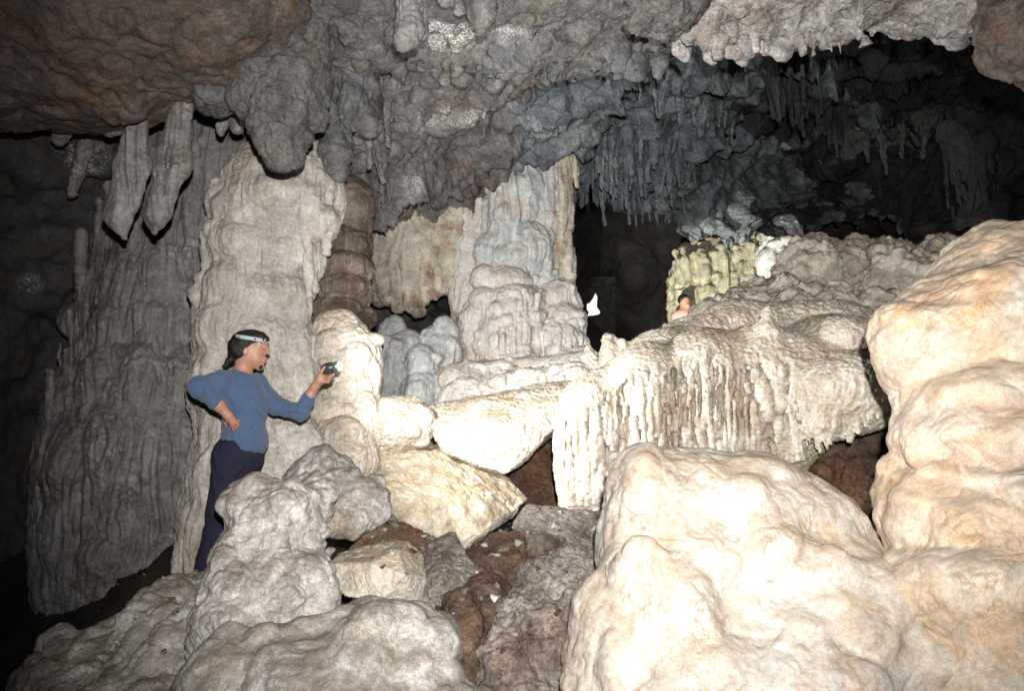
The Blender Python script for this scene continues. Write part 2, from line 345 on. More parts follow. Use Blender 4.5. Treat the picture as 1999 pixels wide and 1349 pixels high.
M = dict(
    cream=rock_mat('cream_flowstone', (0.69, 0.66, 0.61), (0.58, 0.5, 0.41), (0.46, 0.31, 0.18), .40, scale=3.4, speck=.3, bump=.25, rough=.7, s_scale=3.2, dust=(.50, .38, .24), du_amt=.35, blotch=.35, wet=.2, vein=.7),
    honey=rock_mat('honey_flowstone', (0.76, 0.68, 0.57), (0.68, 0.49, 0.32), (0.58, 0.31, 0.115), .26, scale=3.0, speck=.3, bump=.22, rough=.62, wet=.3, s_scale=2.4, dust=(.36, .32, .26), du_amt=.7, blotch=.35, vein=.6),
    white=rock_mat('white_flowstone', (0.74, 0.69, 0.61), (0.61, 0.53, 0.43), (0.4, 0.29, 0.16), .30, (.88, .84, .76), .4, scale=3.4, speck=.35, bump=.35, dust=(.34, .25, .13), du_amt=.5, bz=.5, blotch=.4, vein=.6),
    silt=rock_mat('silty_flowstone', (.80, .74, .64), (.62, .52, .39), (.40, .29, .15), .40, scale=3.4, speck=.35, bump=.4, dust=(.38, .295, .18), du_amt=.85, blotch=.6, vein=.6),
    drape=rock_mat('draped_flowstone', (.80, .73, .63), (.62, .53, .42), (.47, .375, .26), .36, (.88, .83, .75), .55, scale=4, speck=.4, bump=.4, dust=(.38, .29, .17), du_amt=.3, bz=.18, blotch=.5),
    pale=rock_mat('pale_column_stone', (0.72, 0.685, 0.63), (0.57, 0.53, 0.47), (0.48, 0.38, 0.25), .28, (.60, .575, .54), .6, scale=3, speck=.35, bump=.4, dust=(.24, .21, .18), du_amt=.5, bz=.3, blotch=.5),
    grey=rock_mat('grey_curtain_stone', (0.31, 0.298, 0.29), (0.2, 0.188, 0.182), (0.14, 0.115, 0.095), .40, (.37, .36, .36), .75, scale=3, speck=.4, bump=.45, rough=.6, wet=.8, dust=(.10, .09, .08), du_amt=.6, bz=.15, blotch=.6, glint_white=[(tuple(P(440, 268, 7.7)), .17, .85), (tuple(P(234, 240, 5.9)), .12, .9), (tuple(P(212, 365, 5.6)), .10, .6), (tuple(P(400, 385, 7.6)), .12, .6)]),
    stump=rock_mat('grey_white_stone', (0.72, 0.7, 0.66), (0.55, 0.52, 0.48), (0.33, 0.26, 0.18), .36, scale=4.5, speck=.5, bump=.4, dust=(.20, .16, .12), du_amt=.7, blotch=.75),
    dirty=rock_mat('dirty_stone', (0.42, 0.38, 0.34), (0.29, 0.245, 0.2), (0.19, 0.11, 0.07), .5, (.44, .40, .36), .4, scale=5, speck=.6, bump=.7, fine=.8, blotch=.8),
    brown=rock_mat('brown_rock', (0.21, 0.14, 0.098), (0.12, 0.08, 0.056), (0.27, 0.13, 0.065), .45, scale=5, speck=.6, bump=.7, fine=.7, blotch=.8),
    banded=rock_mat('banded_column_stone', (.16, .112, .08), (.09, .062, .045), (.34, .29, .23), .36, (.46, .39, .30), .5, scale=3, speck=.4, bump=.7, wet=.5, bz=.4),
    roof=rock_mat('brown_ceiling_rock', (0.2, 0.165, 0.145), (0.135, 0.105, 0.09), (0.22, 0.11, 0.05), .34, scale=3.2, speck=.5, bump=.6, s_scale=2.6, wet=.4, blotch=.8),
    roofgrey=rock_mat('grey_ceiling_rock', (0.235, 0.235, 0.238), (0.14, 0.14, 0.144), (0.23, 0.215, 0.15), .34, scale=4, speck=.6, bump=.7, wet=.6, glint_white=[(tuple(P(870, 75, 5.8)), .30, .9), (tuple(P(990, 45, 5.8)), .22, .6)], blotch=.8),
    rooflight=rock_mat('pale_ceiling_rock', (.60, .585, .57), (.42, .40, .385), (.38, .27, .18), .28, scale=3.4, speck=.6, bump=.8, blotch=.6),
    wall=rock_mat('brown_wall_rock', (0.265, 0.255, 0.25), (0.165, 0.158, 0.157), (0.21, 0.145, 0.11), .36, scale=3.4, speck=.55, bump=.7, glint_white=[(tuple(P(860, 250, 7.2)), .26, .5), (tuple(P(935, 250, 7.4)), .26, .5), (tuple(P(800, 285, 7.1)), .22, .4), (tuple(P(690, 250, 6.8)), .2, .6), (tuple(P(820, 360, 8.0)), .22, .5), (tuple(P(1010, 235, 7.8)), .25, .4)], wet=.5, blotch=.8),
    blue=rock_mat('blue_grey_ceiling_rock', (0.27, 0.31, 0.335), (0.15, 0.178, 0.2), (0.4, 0.425, 0.43), .34, scale=4, speck=.65, bump=.7, rough=.7, blotch=.7),
    recess_shade=rock_mat('shaded_recess_rock', (0.075, 0.082, 0.09), (0.036, 0.04, 0.045), (0.05, 0.042, 0.034), .40, scale=3, speck=.5, bump=1.1, wet=.3),  # rock colour darkened to stand in for light fading in the recess
    dark=rock_mat('dark_wall_rock', (0.115, 0.108, 0.1), (0.06, 0.056, 0.053), (0.08, 0.06, 0.045), .40, scale=2.5, speck=.5, bump=1.0, wet=.8, bz=.3, glint_white=[(tuple(P(80, 440, 7.4)), .16, .8), (tuple(P(160, 300, 7.1)), .25, .7), (tuple(P(60, 560, 7.9)), .15, .5)]),
    blueish=rock_mat('grey_column_stone', (.72, .735, .72), (.52, .54, .535), (.58, .50, .37), .28, (.80, .81, .78), .6, scale=3, speck=.32, bump=.6, bz=.2, blotch=.5),
    peach=rock_mat('pale_cascade_stone', (.82, .79, .74), (.66, .61, .54), (.62, .42, .26), .26, (.84, .81, .76), .5, scale=3.4, speck=.3, bump=.6, bz=.3, blotch=.4),
    stained=rock_mat('stained_wall_stone', (.76, .71, .60), (.54, .47, .37), (.28, .12, .06), .50, (.74, .70, .58), .5, scale=2.6, speck=.35, bump=.7, s_scale=3.0, bz=.3, blotch=.6),
    yellow=rock_mat('yellow_wall_stone', (0.76, 0.72, 0.55), (0.6, 0.56, 0.4), (0.38, 0.33, 0.19), .35, (.68, .65, .50), .6, scale=3, speck=.5, bump=1.0, bz=.2),
    floor=rock_mat('cave_floor_mud', (.08, .068, .056), (.045, .037, .031), (.04, .03, .024), .4, scale=3, speck=.4, bump=.9),
    skin=plain_mat('skin', (.40, .205, .14), .5, .05, 120), lips=plain_mat('lips', (.38, .15, .12), .5), hair=plain_mat('black_hair', (.012, .010, .010), .45, .6, 220),
    sweater=plain_mat('blue_knit', (.062, .108, .200), .9, .35, 260, sheen=.2), jeans=plain_mat('navy_denim', (.010, .011, .032), .9, .3, 300), shoe=plain_mat('dark_shoe', (.02, .018, .016), .6),
    strap=plain_mat('pale_strap', (.42, .48, .52), .7, .1, 200), plastic=plain_mat('dark_plastic', (.035, .05, .05), .35), chrome=plain_mat('chrome', (.5, .55, .55), .25, metal=.8),
    shirt=plain_mat('pink_shirt', (.42, .29, .27), .8), eye=plain_mat('eye_white', (.7, .68, .64), .3), iris=plain_mat('dark_iris', (.02, .012, .01), .2),
    lens=glow_mat('lit_flash_lens', (1, 1, 1), 30), led=glow_mat('lit_headlamp', (1, .95, .88), 6), sky=glow_mat('daylight', (.95, 1, .84), 1.25),
)

# ------------------------------------------------------------------ sheets of rock (walls, ceiling vault, floor)
def tps(ctrl):
    c = np.array(ctrl, float); X = c[:, :2] / 1000.; n = len(X)
    def U(r2): return np.where(r2 > 1e-12, r2 * np.log(np.maximum(r2, 1e-12)), 0)
    K = U(((X[:, None] - X[None]) ** 2).sum(2)) + 1e-4 * np.eye(n); Pm = np.hstack([np.ones((n, 1)), X])
    A = np.zeros((n + 3, n + 3)); A[:n, :n] = K; A[:n, n:] = Pm; A[n:, :n] = Pm.T
    w = np.linalg.solve(A, np.concatenate([c[:, 2], np.zeros(3)]))
    def f(px, py):
        q = np.stack([np.ravel(px), np.ravel(py)], 1) / 1000.
        return (U(((q[:, None] - X[None]) ** 2).sum(2)) @ w[:n] + w[n] + q @ w[n + 1:])
    return f
def Pv(px, py, D):
    x = (px - 999.5) / FPX; y = (674.5 - py) / FPX
    d = np.stack([x, math.cos(PITCH) - y * math.sin(PITCH), math.sin(PITCH) + y * math.cos(PITCH)], 1)
    return CAM + d * (D / d[:, 1])[:, None]
def inside(poly, px, py):
    r = np.zeros(len(px), bool); n = len(poly)
    for k in range(n):
        (x0, y0), (x1, y1) = poly[k], poly[(k + 1) % n]
        if y0 == y1: continue
        c = ((y0 > py) != (y1 > py)) & (px < (x1 - x0) * (py - y0) / (y1 - y0) + x0); r ^= c
    return r
def sheet(name, ctrl, box, step, mat, spec, holes=(), keep=None, rag=0, zone=None):
    f = tps(ctrl); xs = np.arange(box[0], box[1] + step, step); ys = np.arange(box[2], box[3] + step, step)
    gx, gy = np.meshgrid(xs, ys); px, py = gx.ravel(), gy.ravel()
    D = np.concatenate([f(px[i:i + 20000], py[i:i + 20000]) for i in range(0, len(px), 20000)])
    V = Pv(px, py, np.maximum(D, 2.5)); nx, ny = len(xs), len(ys)
    idx = np.arange(nx * ny).reshape(ny, nx)
    F = np.stack([idx[:-1, :-1].ravel(), idx[1:, :-1].ravel(), idx[1:, 1:].ravel(), idx[:-1, 1:].ravel()], 1)
    n = normals_of(V, F)
    if (n * (CAM - V)).sum(1).mean() < 0: n = -n; F = F[:, ::-1]
    V = V + n * displace(V.astype(np.float32), n, spec)[:, None]
    cx, cyy = px[F].mean(1), py[F].mean(1); ok = np.ones(len(F), bool)
    if rag: jx = rag * perlin(np.stack([cx / 45, cyy / 45, 0 * cx], 1)); jy = rag * perlin(np.stack([cx / 30, cyy / 30, 0 * cx + 5], 1))
    else: jx = jy = 0
    for h in holes: ok &= ~inside(h, cx + jx * .5, cyy + jy * .5)
    if keep: ok &= inside(keep, cx + jx, cyy + jy)
    F = F[ok]; used = np.unique(F); mp = -np.ones(len(V), int); mp[used] = np.arange(len(used))
    mats = mat if isinstance(mat, list) else [mat]
    o = mesh_object(name, V[used], mp[F], mats[0])
    for m_ in mats[1:]: o.data.materials.append(m_)
    if zone is not None: o.data.polygons.foreach_set('material_index', zone(cx[ok], cyy[ok]))
    return o, f

SKYHOLE = [(1140, 594), (1149, 592), (1163, 572), (1166, 576), (1163, 600), (1170, 611), (1167, 615), (1147, 618)]
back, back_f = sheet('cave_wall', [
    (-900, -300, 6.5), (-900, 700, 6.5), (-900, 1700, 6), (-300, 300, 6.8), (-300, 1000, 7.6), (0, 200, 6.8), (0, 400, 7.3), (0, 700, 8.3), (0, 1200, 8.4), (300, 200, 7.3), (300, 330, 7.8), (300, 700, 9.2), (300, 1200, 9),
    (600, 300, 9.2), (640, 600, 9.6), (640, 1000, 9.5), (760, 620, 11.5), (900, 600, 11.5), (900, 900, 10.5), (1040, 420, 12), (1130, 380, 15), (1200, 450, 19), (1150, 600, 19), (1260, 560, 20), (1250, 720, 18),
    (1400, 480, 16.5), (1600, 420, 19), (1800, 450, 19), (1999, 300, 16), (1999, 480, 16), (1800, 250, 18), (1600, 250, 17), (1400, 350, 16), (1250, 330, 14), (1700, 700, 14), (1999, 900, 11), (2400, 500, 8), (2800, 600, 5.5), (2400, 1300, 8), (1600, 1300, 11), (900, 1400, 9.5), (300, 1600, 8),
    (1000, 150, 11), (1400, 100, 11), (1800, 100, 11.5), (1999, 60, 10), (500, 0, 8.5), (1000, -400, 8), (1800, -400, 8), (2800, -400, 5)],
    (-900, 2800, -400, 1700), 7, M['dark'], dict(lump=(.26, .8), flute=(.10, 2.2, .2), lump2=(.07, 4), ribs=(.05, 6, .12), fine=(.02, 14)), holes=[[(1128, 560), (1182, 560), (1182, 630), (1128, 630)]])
tag(back, kind='structure')
rim, _ = sheet('cave_wall', [(1100, 530, 18.4), (1210, 530, 18.4), (1210, 660, 18.4), (1100, 660, 18.4)], (1110, 1200, 540, 650), .8, M['dark'], dict(lump2=(.05, 4)), holes=[SKYHOLE], rag=9)
tag(rim, kind='structure')
sk = Pv(np.array([1000., 1000, 1350, 1350]), np.array([500., 720, 720, 500]), np.full(4, 26.))
tag(mesh_object('sky', sk, [[0, 1, 2, 3]], M['sky']), kind='structure')

# the vault: brown wall over the columns that swings up into the blue grey ceiling and the recess, its shade painted as darker rock
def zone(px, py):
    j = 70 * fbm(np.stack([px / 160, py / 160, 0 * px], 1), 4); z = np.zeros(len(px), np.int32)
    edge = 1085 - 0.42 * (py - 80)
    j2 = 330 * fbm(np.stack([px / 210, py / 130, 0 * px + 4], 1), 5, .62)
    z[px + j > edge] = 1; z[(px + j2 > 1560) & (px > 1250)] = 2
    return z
vault, vault_f = sheet('cave_ceiling', [
    (560, 40, 6.6), (560, 200, 7.0), (560, 420, 7.6), (700, 100, 6.4), (700, 250, 7.0), (700, 420, 7.9), (850, 100, 6.3), (850, 250, 7.4), (850, 400, 9.0), (1000, 80, 6.5), (1000, 250, 8.3), (1000, 360, 9.7), (1000, 430, 10.3),
    (1100, 100, 6.9), (1100, 200, 8.0), (1100, 300, 9.1), (1100, 400, 10.4), (1200, 100, 7.4), (1200, 240, 9.2), (1200, 330, 9.9), (1200, 420, 10.9), (1350, 100, 7.8), (1350, 240, 9.8), (1350, 340, 11), (1350, 440, 12.2),
    (1500, 60, 7.9), (1500, 200, 10.8), (1500, 330, 13.4), (1500, 470, 13), (1650, 80, 8.6), (1650, 240, 13.5), (1650, 400, 16), (1800, 60, 9), (1800, 240, 14.5), (1800, 420, 16), (2000, 0, 8.5), (2000, 200, 12), (2000, 420, 13.5), (2200, 300, 9.5), (700, -100, 5.7), (1200, -100, 6.2), (1800, -100, 7), (2200, -100, 7)],
    (560, 2200, -120, 500), 2.4, [M['wall'], M['blue'], M['recess_shade']], dict(lump=(.22, 1.1), lump2=(.085, 3.2), crack=(.05, 1.7), beds=(.22, 1.15), ribs=(.035, 5, .35), pop=(.03, 8), fine=(.018, 20)), rag=30, zone=zone,
    keep=[(540, -130), (2210, -130), (2210, 470), (1900, 455), (1700, 430), (1560, 455), (1440, 470), (1330, 450), (1290, 410), (1215, 400), (1190, 415), (1165, 372), (1128, 352), (1105, 372), (1100, 430), (900, 430), (720, 430), (690, 430), (640, 470), (540, 470)])
tag(vault, kind='structure')
fl, _ = sheet('cave_floor', [(-800, 1100, 8), (0, 1150, 8), (400, 1130, 6.4), (700, 1000, 7.2), (1000, 1000, 7.4), (1250, 1000, 7.8), (1250, 720, 15), (1700, 1000, 8), (2400, 900, 9), (-800, 1500, 5), (0, 1500, 4.8), (500, 1500, 4.4), (1000, 1500, 4.3), (1700, 1500, 4.3), (2400, 1500, 4), (-800, 2600, 2), (1000, 2600, 2), (2600, 2600, 2)],
    (-800, 2500, 960, 2600), 9, M['floor'], dict(lump=(.10, 1.2), lump2=(.04, 5), fine=(.012, 20)))
tag(fl, kind='structure')

# ------------------------------------------------------------------ spec shorthands
rd = random.Random(5)
MOUND = dict(lump=(.045, 2.6), facet=(.025, 3.2), lump2=(.010, 7), crack=(.007, 2.8), wrinkle=(.0018, 18), fine=(.0022, 34))
ROUGH = dict(lump=(.04, 3), facet=(.045, 4), lump2=(.010, 8), crack=(.010, 4), fine=(.004, 34))
CEIL = dict(lump=(.08, 2.0), lump2=(.035, 5.5), facet=(.05, 3), pop=(.012, 13), crack=(.018, 4), fine=(.009, 26))
TIER = dict(lump=(.02, 3), flute=(.016, 14, .08), wrinkle=(.004, 34), pop=(.005, 30), fine=(.006, 32))

# ================================================================== RIGHT FOREGROUND
f = Field(.014)
for a in [(1400, 1160, 4.25, 215, 265, .50), (1255, 985, 4.2, 72, 112, .28), (1335, 985, 4.25, 95, 100, .30), (1470, 1010, 4.3, 110, 115, .34), (1580, 1090, 4.3, 125, 150, .38), (1290, 1280, 3.95, 150, 220, .42), (1235, 1160, 4.15, 62, 200, .28), (1160, 1340, 3.9, 70, 190, .25), (1620, 1290, 4.0, 210, 220, .45),
          (1850, 1420, 4.0, 260, 200, .45), (1450, 1400, 3.75, 320, 170, .45), (1780, 1230, 4.2, 120, 150, .35)]: f.e(*a, k=.10)
f.freeze()
for a in [(1300, 1020, 60, 42), (1420, 970, 75, 46), (1370, 1090, 90, 60), (1500, 1080, 80, 50), (1590, 1130, 70, 60), (1260, 1130, 50, 70), (1450, 1190, 85, 50), (1330, 1230, 80, 60), (1560, 1240, 90, 60), (1690, 1240, 80, 60), (1230, 1300, 55, 60), (1420, 1310, 70, 45), (1800, 1290, 90, 50), (1640, 1330, 90, 40)]: f.dome(*a, pro=.30, k=.05, tilt=rd.uniform(-15, 15))
for k in range(26): x = rd.uniform(1200, 1720); y = rd.uniform(1120, 1290); f.rib(x, y, x + rd.uniform(-14, 14), y + rd.uniform(50, 130), rd.uniform(9, 18), rd.uniform(4, 9), .22, .03)
tag(f.build('flowstone_mound', M['cream'], MOUND), 'broad creamy white flowstone mound filling the bright right foreground', 'flowstone')
f = Field(.014)
for a in [(2010, 640, 4.25, 285, 175, .55, .10, 12), (1985, 560, 4.4, 150, 125, .45, .08), (1745, 640, 4.15, 38, 60, .16, .10), (1800, 680, 4.15, 85, 110, .25, .10), (1930, 800, 4.05, 165, 105, .42, .05), (1960, 850, 3.95, 205, 85, .42, .04), (1840, 850, 4.05, 86, 62, .26, .05), (1930, 1010, 4.0, 210, 120, .45, .04), (1800, 960, 4.1, 80, 78, .25, .06), (1930, 1150, 3.85, 200, 120, .42, .05), (2050, 1330, 3.75, 240, 190, .45, .06), (2250, 900, 4.3, 250, 520, .7, .2)]: f.e(*a[:6], k=a[6], tilt=a[7] if len(a) > 7 else 0)
f.freeze()
for a in [(1930, 560, 80, 50), (1880, 690, 70, 60), (1960, 760, 80, 46), (1830, 880, 60, 40), (1950, 890, 80, 40), (1790, 980, 50, 46), (1890, 1010, 80, 46), (1970, 1090, 60, 60), (1880, 1130, 60, 46)]: f.dome(*a, pro=.22, k=.05, tilt=rd.uniform(-10, 20))
tag(f.build('flowstone_bank', M['honey'], MOUND), 'tall honey orange flowstone bank of stacked rounded lobes at the right edge', 'flowstone')
f = Field(.03)
for a in [(1640, 900, 7.0, 130, 120, .4), (1700, 1000, 6.7, 120, 110, .35), (1740, 800, 7.1, 90, 100, .4), (1560, 960, 6.8, 90, 90, .3)]: f.e(*a, k=.1)
tag(f.build('brown_boulder', M['brown'], dict(lump=(.10, 2.5), lump2=(.05, 6), crack=(.03, 5), flute=(.04, 9, .3), fine=(.015, 20))), 'dark reddish brown rough rock in the gap under the flowstone bulge', 'rock')

# ================================================================== DRAPED FLOWSTONE, centre right
f = Field(.012); q = .62
for a in [(1118, 905, 5.75, 34, 140, .20), (1165, 885, 5.80, 68, 160, .3), (1260, 860, 5.85, 110, 190, .38), (1380, 830, 5.92, 130, 190, .42), (1490, 790, 5.98, 120, 160, .45), (1560, 770, 5.90, 100, 120, .40)]: f.e(a[0], a[1], a[2] + q, *a[3:], k=.10)
for a in [(1645, 766, 5.60, 104, 84, .46), (1690, 762, 5.58, 58, 62, .36), (1600, 800, 5.58, 56, 64, .32), (1604, 832, 5.52, 54, 34, .26)]: f.e(a[0], a[1], a[2] + q, *a[3:], k=.035)
for a in [((1150, 780, 5.82), 34, (1290, 705, 6.2), 52), ((1290, 705, 6.2), 52, (1440, 655, 6.6), 70), ((1440, 655, 6.6), 70, (1640, 670, 6.6), 86), ((1420, 652, 7.1), 52, (1600, 625, 7.4), 70), ((1340, 660, 6.8), 44, (1240, 720, 6.5), 40)]:
    f.c((*a[0][:2], a[0][2] + q), a[1], (*a[2][:2], a[2][2] + q), a[3], k=.12)
f.e(1630, 668, 6.75, 95, 56, .5, .05)
f.freeze()
crest = lambda x: np.interp(x, [1090, 1150, 1290, 1440, 1560, 1740], [830, 770, 680, 640, 690, 740])
foot = lambda x: np.interp(x, [1090, 1200, 1400, 1560, 1600, 1700, 1750], [990, 990, 960, 905, 880, 850, 790])
for k in range(260):                                        # hanging ribs and folds down the face
    x = rd.uniform(1098, 1570); y0 = crest(x) + rd.uniform(15, 150); y1 = min(y0 + rd.uniform(80, 240), foot(x) - 5); r = rd.uniform(2.2, 5.5)
    if y1 > y0 + 20: f.rib(x, y0, x + rd.uniform(-4, 5), y1, r * 1.2, r * .6, .42, .02)
for x in np.arange(1552, 1748, 9.5):                        # fringe under the bulge
    yb = np.interp(x, [1550, 1600, 1650, 1700, 1750], [868, 864, 846, 815, 765]); D = f.surf(x, yb - 34) or f.surf(x - 12, yb - 44) or 6.05
    f.c((x, yb - 36, D + .05), rd.uniform(7, 12), (x + rd.uniform(-2, 8), yb + rd.uniform(0, 26), D + .05), 2.2, .025)
for a in [(1107, 827, 1104, 913, 3.5), (1130, 823, 1127, 870, 3), (1144, 827, 1148, 880, 3.5), (1148, 800, 1157, 975, 4), (1160, 777, 1159, 800, 3), (1182, 767, 1180, 790, 3), (1240, 727, 1239, 750, 3), (1212, 760, 1226, 742, 3), (1315, 724, 1318, 757, 7), (1462, 728, 1480, 812, 6.5), (1508, 765, 1516, 812, 7), (1529, 757, 1527, 777, 5), (1541, 748, 1540, 770, 4), (1498, 730, 1507, 800, 3), (1330, 716, 1331, 738, 3), (1296, 770, 1294, 800, 3), (1342, 800, 1340, 850, 3), (1352, 820, 1352, 850, 2.5)]: f.slit(*a, deep=7)
for k in range(150):
    x = rd.uniform(1100, 1560); y0 = crest(x) + rd.uniform(25, 190); L_ = rd.uniform(24, 110)
    if y0 + L_ < foot(x): f.slit(x, y0, x + rd.uniform(-3, 6), y0 + L_, rd.uniform(2.0, 4.2), 6)
tag(f.build('draped_flowstone', M['drape'], dict(lump=(.03, 2.4), flute=(.012, 20, .05), fine=(.007, 34), grain=(.014, 26))), 'cream flowstone apron with deep vertical drips and a fringed round bulge', 'flowstone')
def stalagmite(pts, mat, label, group=None, spec=None, vox=.014, k=.04, dq=0.0):
    f = Field(vox)
    for a in pts: f.c((*a[0][:2], a[0][2] + dq), a[1], (*a[2][:2], a[2][2] + dq), a[3], k=k)
    return tag(f.build('stalagmite', mat, spec or dict(lump=(.025, 7), lump2=(.015, 16), pop=(.008, 30), fine=(.006, 40))), label, 'stalagmite', group)
stalagmite([((1497, 605, 5.92), 8, (1500, 640, 5.92), 18), ((1500, 640, 5.92), 19, (1502, 690, 5.9), 18), ((1515, 650, 5.92), 13, (1524, 720, 5.88), 8), ((1480, 640, 5.95), 8, (1490, 700, 5.92), 11), ((1497, 690, 5.9), 14, (1500, 740, 5.85), 7)], M['white'], 'white knobbly stalagmite standing on top of the draped flowstone', dq=.45)
stalagmite([((1358, 652, 5.95), 7, (1362, 680, 5.92), 12), ((1362, 680, 5.92), 12, (1372, 740, 5.8), 6)], M['white'], 'thin white stub on the upper edge of the draped flowstone', dq=.48)
SG = 'small stalagmites beside the dark passage'
stalagmite([((1190, 662, 7.2), 12, (1192, 700, 7.2), 22), ((1212, 672, 7.2), 12, (1216, 710, 7.2), 16), ((1192, 700, 7.2), 22, (1190, 760, 7.2), 30)], M['white'], 'twin topped cream stalagmite at the foot of the dark passage', SG)
stalagmite([((1150, 680, 7.4), 9, (1152, 710, 7.4), 20), ((1152, 710, 7.4), 20, (1150, 770, 7.4), 28)], M['white'], 'pointed cream stalagmite between the peach cascade and the twin topped stalagmite', SG)
stalagmite([((1255, 664, 6.95), 10, (1258, 685, 6.95), 15), ((1258, 685, 6.95), 15, (1262, 730, 6.9), 22)], M['drape'], 'low brownish knob on the left shoulder of the draped flowstone', SG)
stalagmite([((1652, 575, 8.2), 12, (1655, 600, 8.2), 20), ((1672, 580, 8.2), 8, (1668, 605, 8.2), 14), ((1655, 600, 8.2), 20, (1655, 640, 8.2), 30)], M['drape'], 'short split stump on the slope below the lumpy far ridge')

# far lumpy ridge
f = Field(.03)
for a in [(1590, 545, 9.0, 75, 85, .5), (1590, 495, 9.0, 30, 38, .2), (1690, 560, 9.2, 120, 75, .6), (1740, 520, 9.2, 75, 45, .4), (1800, 580, 8.6, 150, 90, .7), (1480, 620, 8.2, 130, 55, .6), (1370, 675, 7.9, 90, 45, .5), (1640, 640, 8.0, 220, 70, .7), (1830, 510, 8.8, 36, 48, .25), (1500, 590, 8.9, 90, 45, .5), (1720, 490, 9.1, 35, 30, .2), (1550, 700, 7.6, 330, 90, .7), (1700, 680, 7.3, 130, 70, .5)]: f.e(*a, k=.12)
f.freeze(); f.domes((1500, 1870, 480, 620), 60, 4, (12, 34), (.6, 1.4), (.3, .6), .03)
tag(f.build('flowstone_ridge', M['white'], dict(lump=(.06, 2.2), lump2=(.04, 7), pop=(.045, 11), crack=(.02, 4), fine=(.014, 22))), 'lumpy tan flowstone ridge rising behind the draped flowstone', 'flowstone')
stalagmite([((1828, 480, 8.4), 18, (1832, 510, 8.4), 27), ((1832, 510, 8.4), 27, (1838, 570, 8.4), 32)], M['drape'], 'rounded brown stump on the ridge next to the honey orange bank')
# yellow lit wall and grey pillar far behind
f = Field(.05)
st = [(500, 1335, 1420, 14.6), (560, 1322, 1440, 14.4), (640, 1325, 1450, 14.2), (700, 1330, 1460, 14.2)]
f.stack(st, .3)
st2 = [(480, 1420, 1500, 14.4), (540, 1415, 1490, 14.3), (660, 1400, 1500, 14.2)]
f.stack(st2, .3); f.freeze()
for k in range(46): x = rd.uniform(1322, 1500); y = rd.uniform(486, 590); f.rib(x, y, x + rd.uniform(-6, 6), y + rd.uniform(24, 80), rd.uniform(5, 11), rd.uniform(2, 6), .6, .06)
for x in np.linspace(1320, 1495, 22): f.c((x, 508 - (x - 1320) * .16 + rd.uniform(-26, 10), 14.0), rd.uniform(2, 5), (x, 560, 14.0), 7, .04)
tag(f.build('yellow_flowstone_wall', M['yellow'], dict(lump=(.08, 1.2), flute=(.09, 5, .12), lump2=(.06, 5), fine=(.025, 14))), 'yellow lit fluted flowstone wall standing beyond the dark passage', 'flowstone')
f = Field(.05); st = [(455, 1490, 1560, 13.6), (520, 1500, 1575, 13.3), (640, 1500, 1590, 13)]
f.stack(st, .3); f.freeze()
for k in range(24): x = rd.uniform(1495, 1580); y = rd.uniform(460, 560); f.rib(x, y, x + rd.uniform(-6, 6), y + rd.uniform(24, 80), rd.uniform(5, 11), rd.uniform(2, 6), .6, .06)
tag(f.build('flowstone_pillar', M['blueish'], dict(lump=(.08, 1.4), flute=(.08, 5, .15), fine=(.02, 14))), 'blue grey flowstone pillar right of the yellow lit wall', 'flowstone')

# ================================================================== CENTRE
def hull_rock(name, pts, mat, label, spec, cat='boulder', vox=.016, k=.03, dq=0.0, cuts=(), chips=7):
    """broken block: convex hull of (px,py,D) points, refined and roughened"""
    bm = bmesh.new()
    W = np.array([P(v[0], v[1], v[2] + dq) for v in pts]); rj = np.random.RandomState(len(label)); cen = W.mean(0)
    for v in W: bm.verts.new(v)
    for _ in range(chips):                                       # extra broken corners
        w = rj.dirichlet(np.ones(len(W)) * .35); q = w @ W; bm.verts.new(cen + (q - cen) * rj.uniform(1.0, 1.14))
    bmesh.ops.convex_hull(bm, input=bm.verts); bmesh.ops.triangulate(bm, faces=bm.faces)
    bm.normal_update()
    planes = np.array([[*fc.normal, fc.normal.dot(fc.verts[0].co)] for fc in bm.faces]); c = np.mean([v.co[:] for v in bm.verts], 0)
    lo = np.min([v.co[:] for v in bm.verts], 0); hi = np.max([v.co[:] for v in bm.verts], 0); bm.free()
    sg = np.where(planes[:, :3] @ c - planes[:, 3] > 0, -1, 1); planes *= sg[:, None]
    def fn(X, Y, Z):
        d = None
        for (a, b, e, w) in planes:
            g = a * X + b * Y + e * Z - w
            if d is None: d = g
            else: h = np.maximum(k - np.abs(d - g), 0) / k; d = np.maximum(d, g) + h * h * k / 4
        return d
    f = Field(vox); f.pr.append((lo, hi, fn, .02, False)); f.freeze()
    for a in cuts: f.slit(*a)
    return tag(f.build(name, mat, spec), label, cat)
SHARP = dict(lump=(.008, 3), facet=(.028, 4.5), crack=(.012, 5), fine=(.003, 34))
BLOCK = dict(lump=(.02, 3), lump2=(.010, 9), crack=(.018, 5), fine=(.006, 34))
hull_rock('rock_slab', [(815, 795, 5.9), (850, 830, 5.55), (862, 880, 5.5), (940, 915, 5.45), (992, 932, 5.45), (1010, 915, 5.45), (1075, 850, 5.5), (1138, 762, 5.65), (1140, 748, 5.75), (1090, 742, 6.2), (960, 768, 6.2), (860, 785, 6.2), (980, 830, 5.40), (960, 930, 6.1), (1080, 850, 6.2), (880, 880, 6.1)], M['white'],
          'large bright wedge shaped slab leaning beside the dark triangular cleft', dict(lump=(.025, 3), lump2=(.010, 9), crack=(.016, 5), fine=(.006, 34)), 'rock slab', dq=1.15)
f = Field(.015)
for a in [(765, 835, 6.85, 68, 62, .3, .05), (725, 850, 6.8, 48, 48, .22, .06), (790, 800, 6.95, 40, 30, .2, .05)]: f.e(*a[:6], k=a[6])
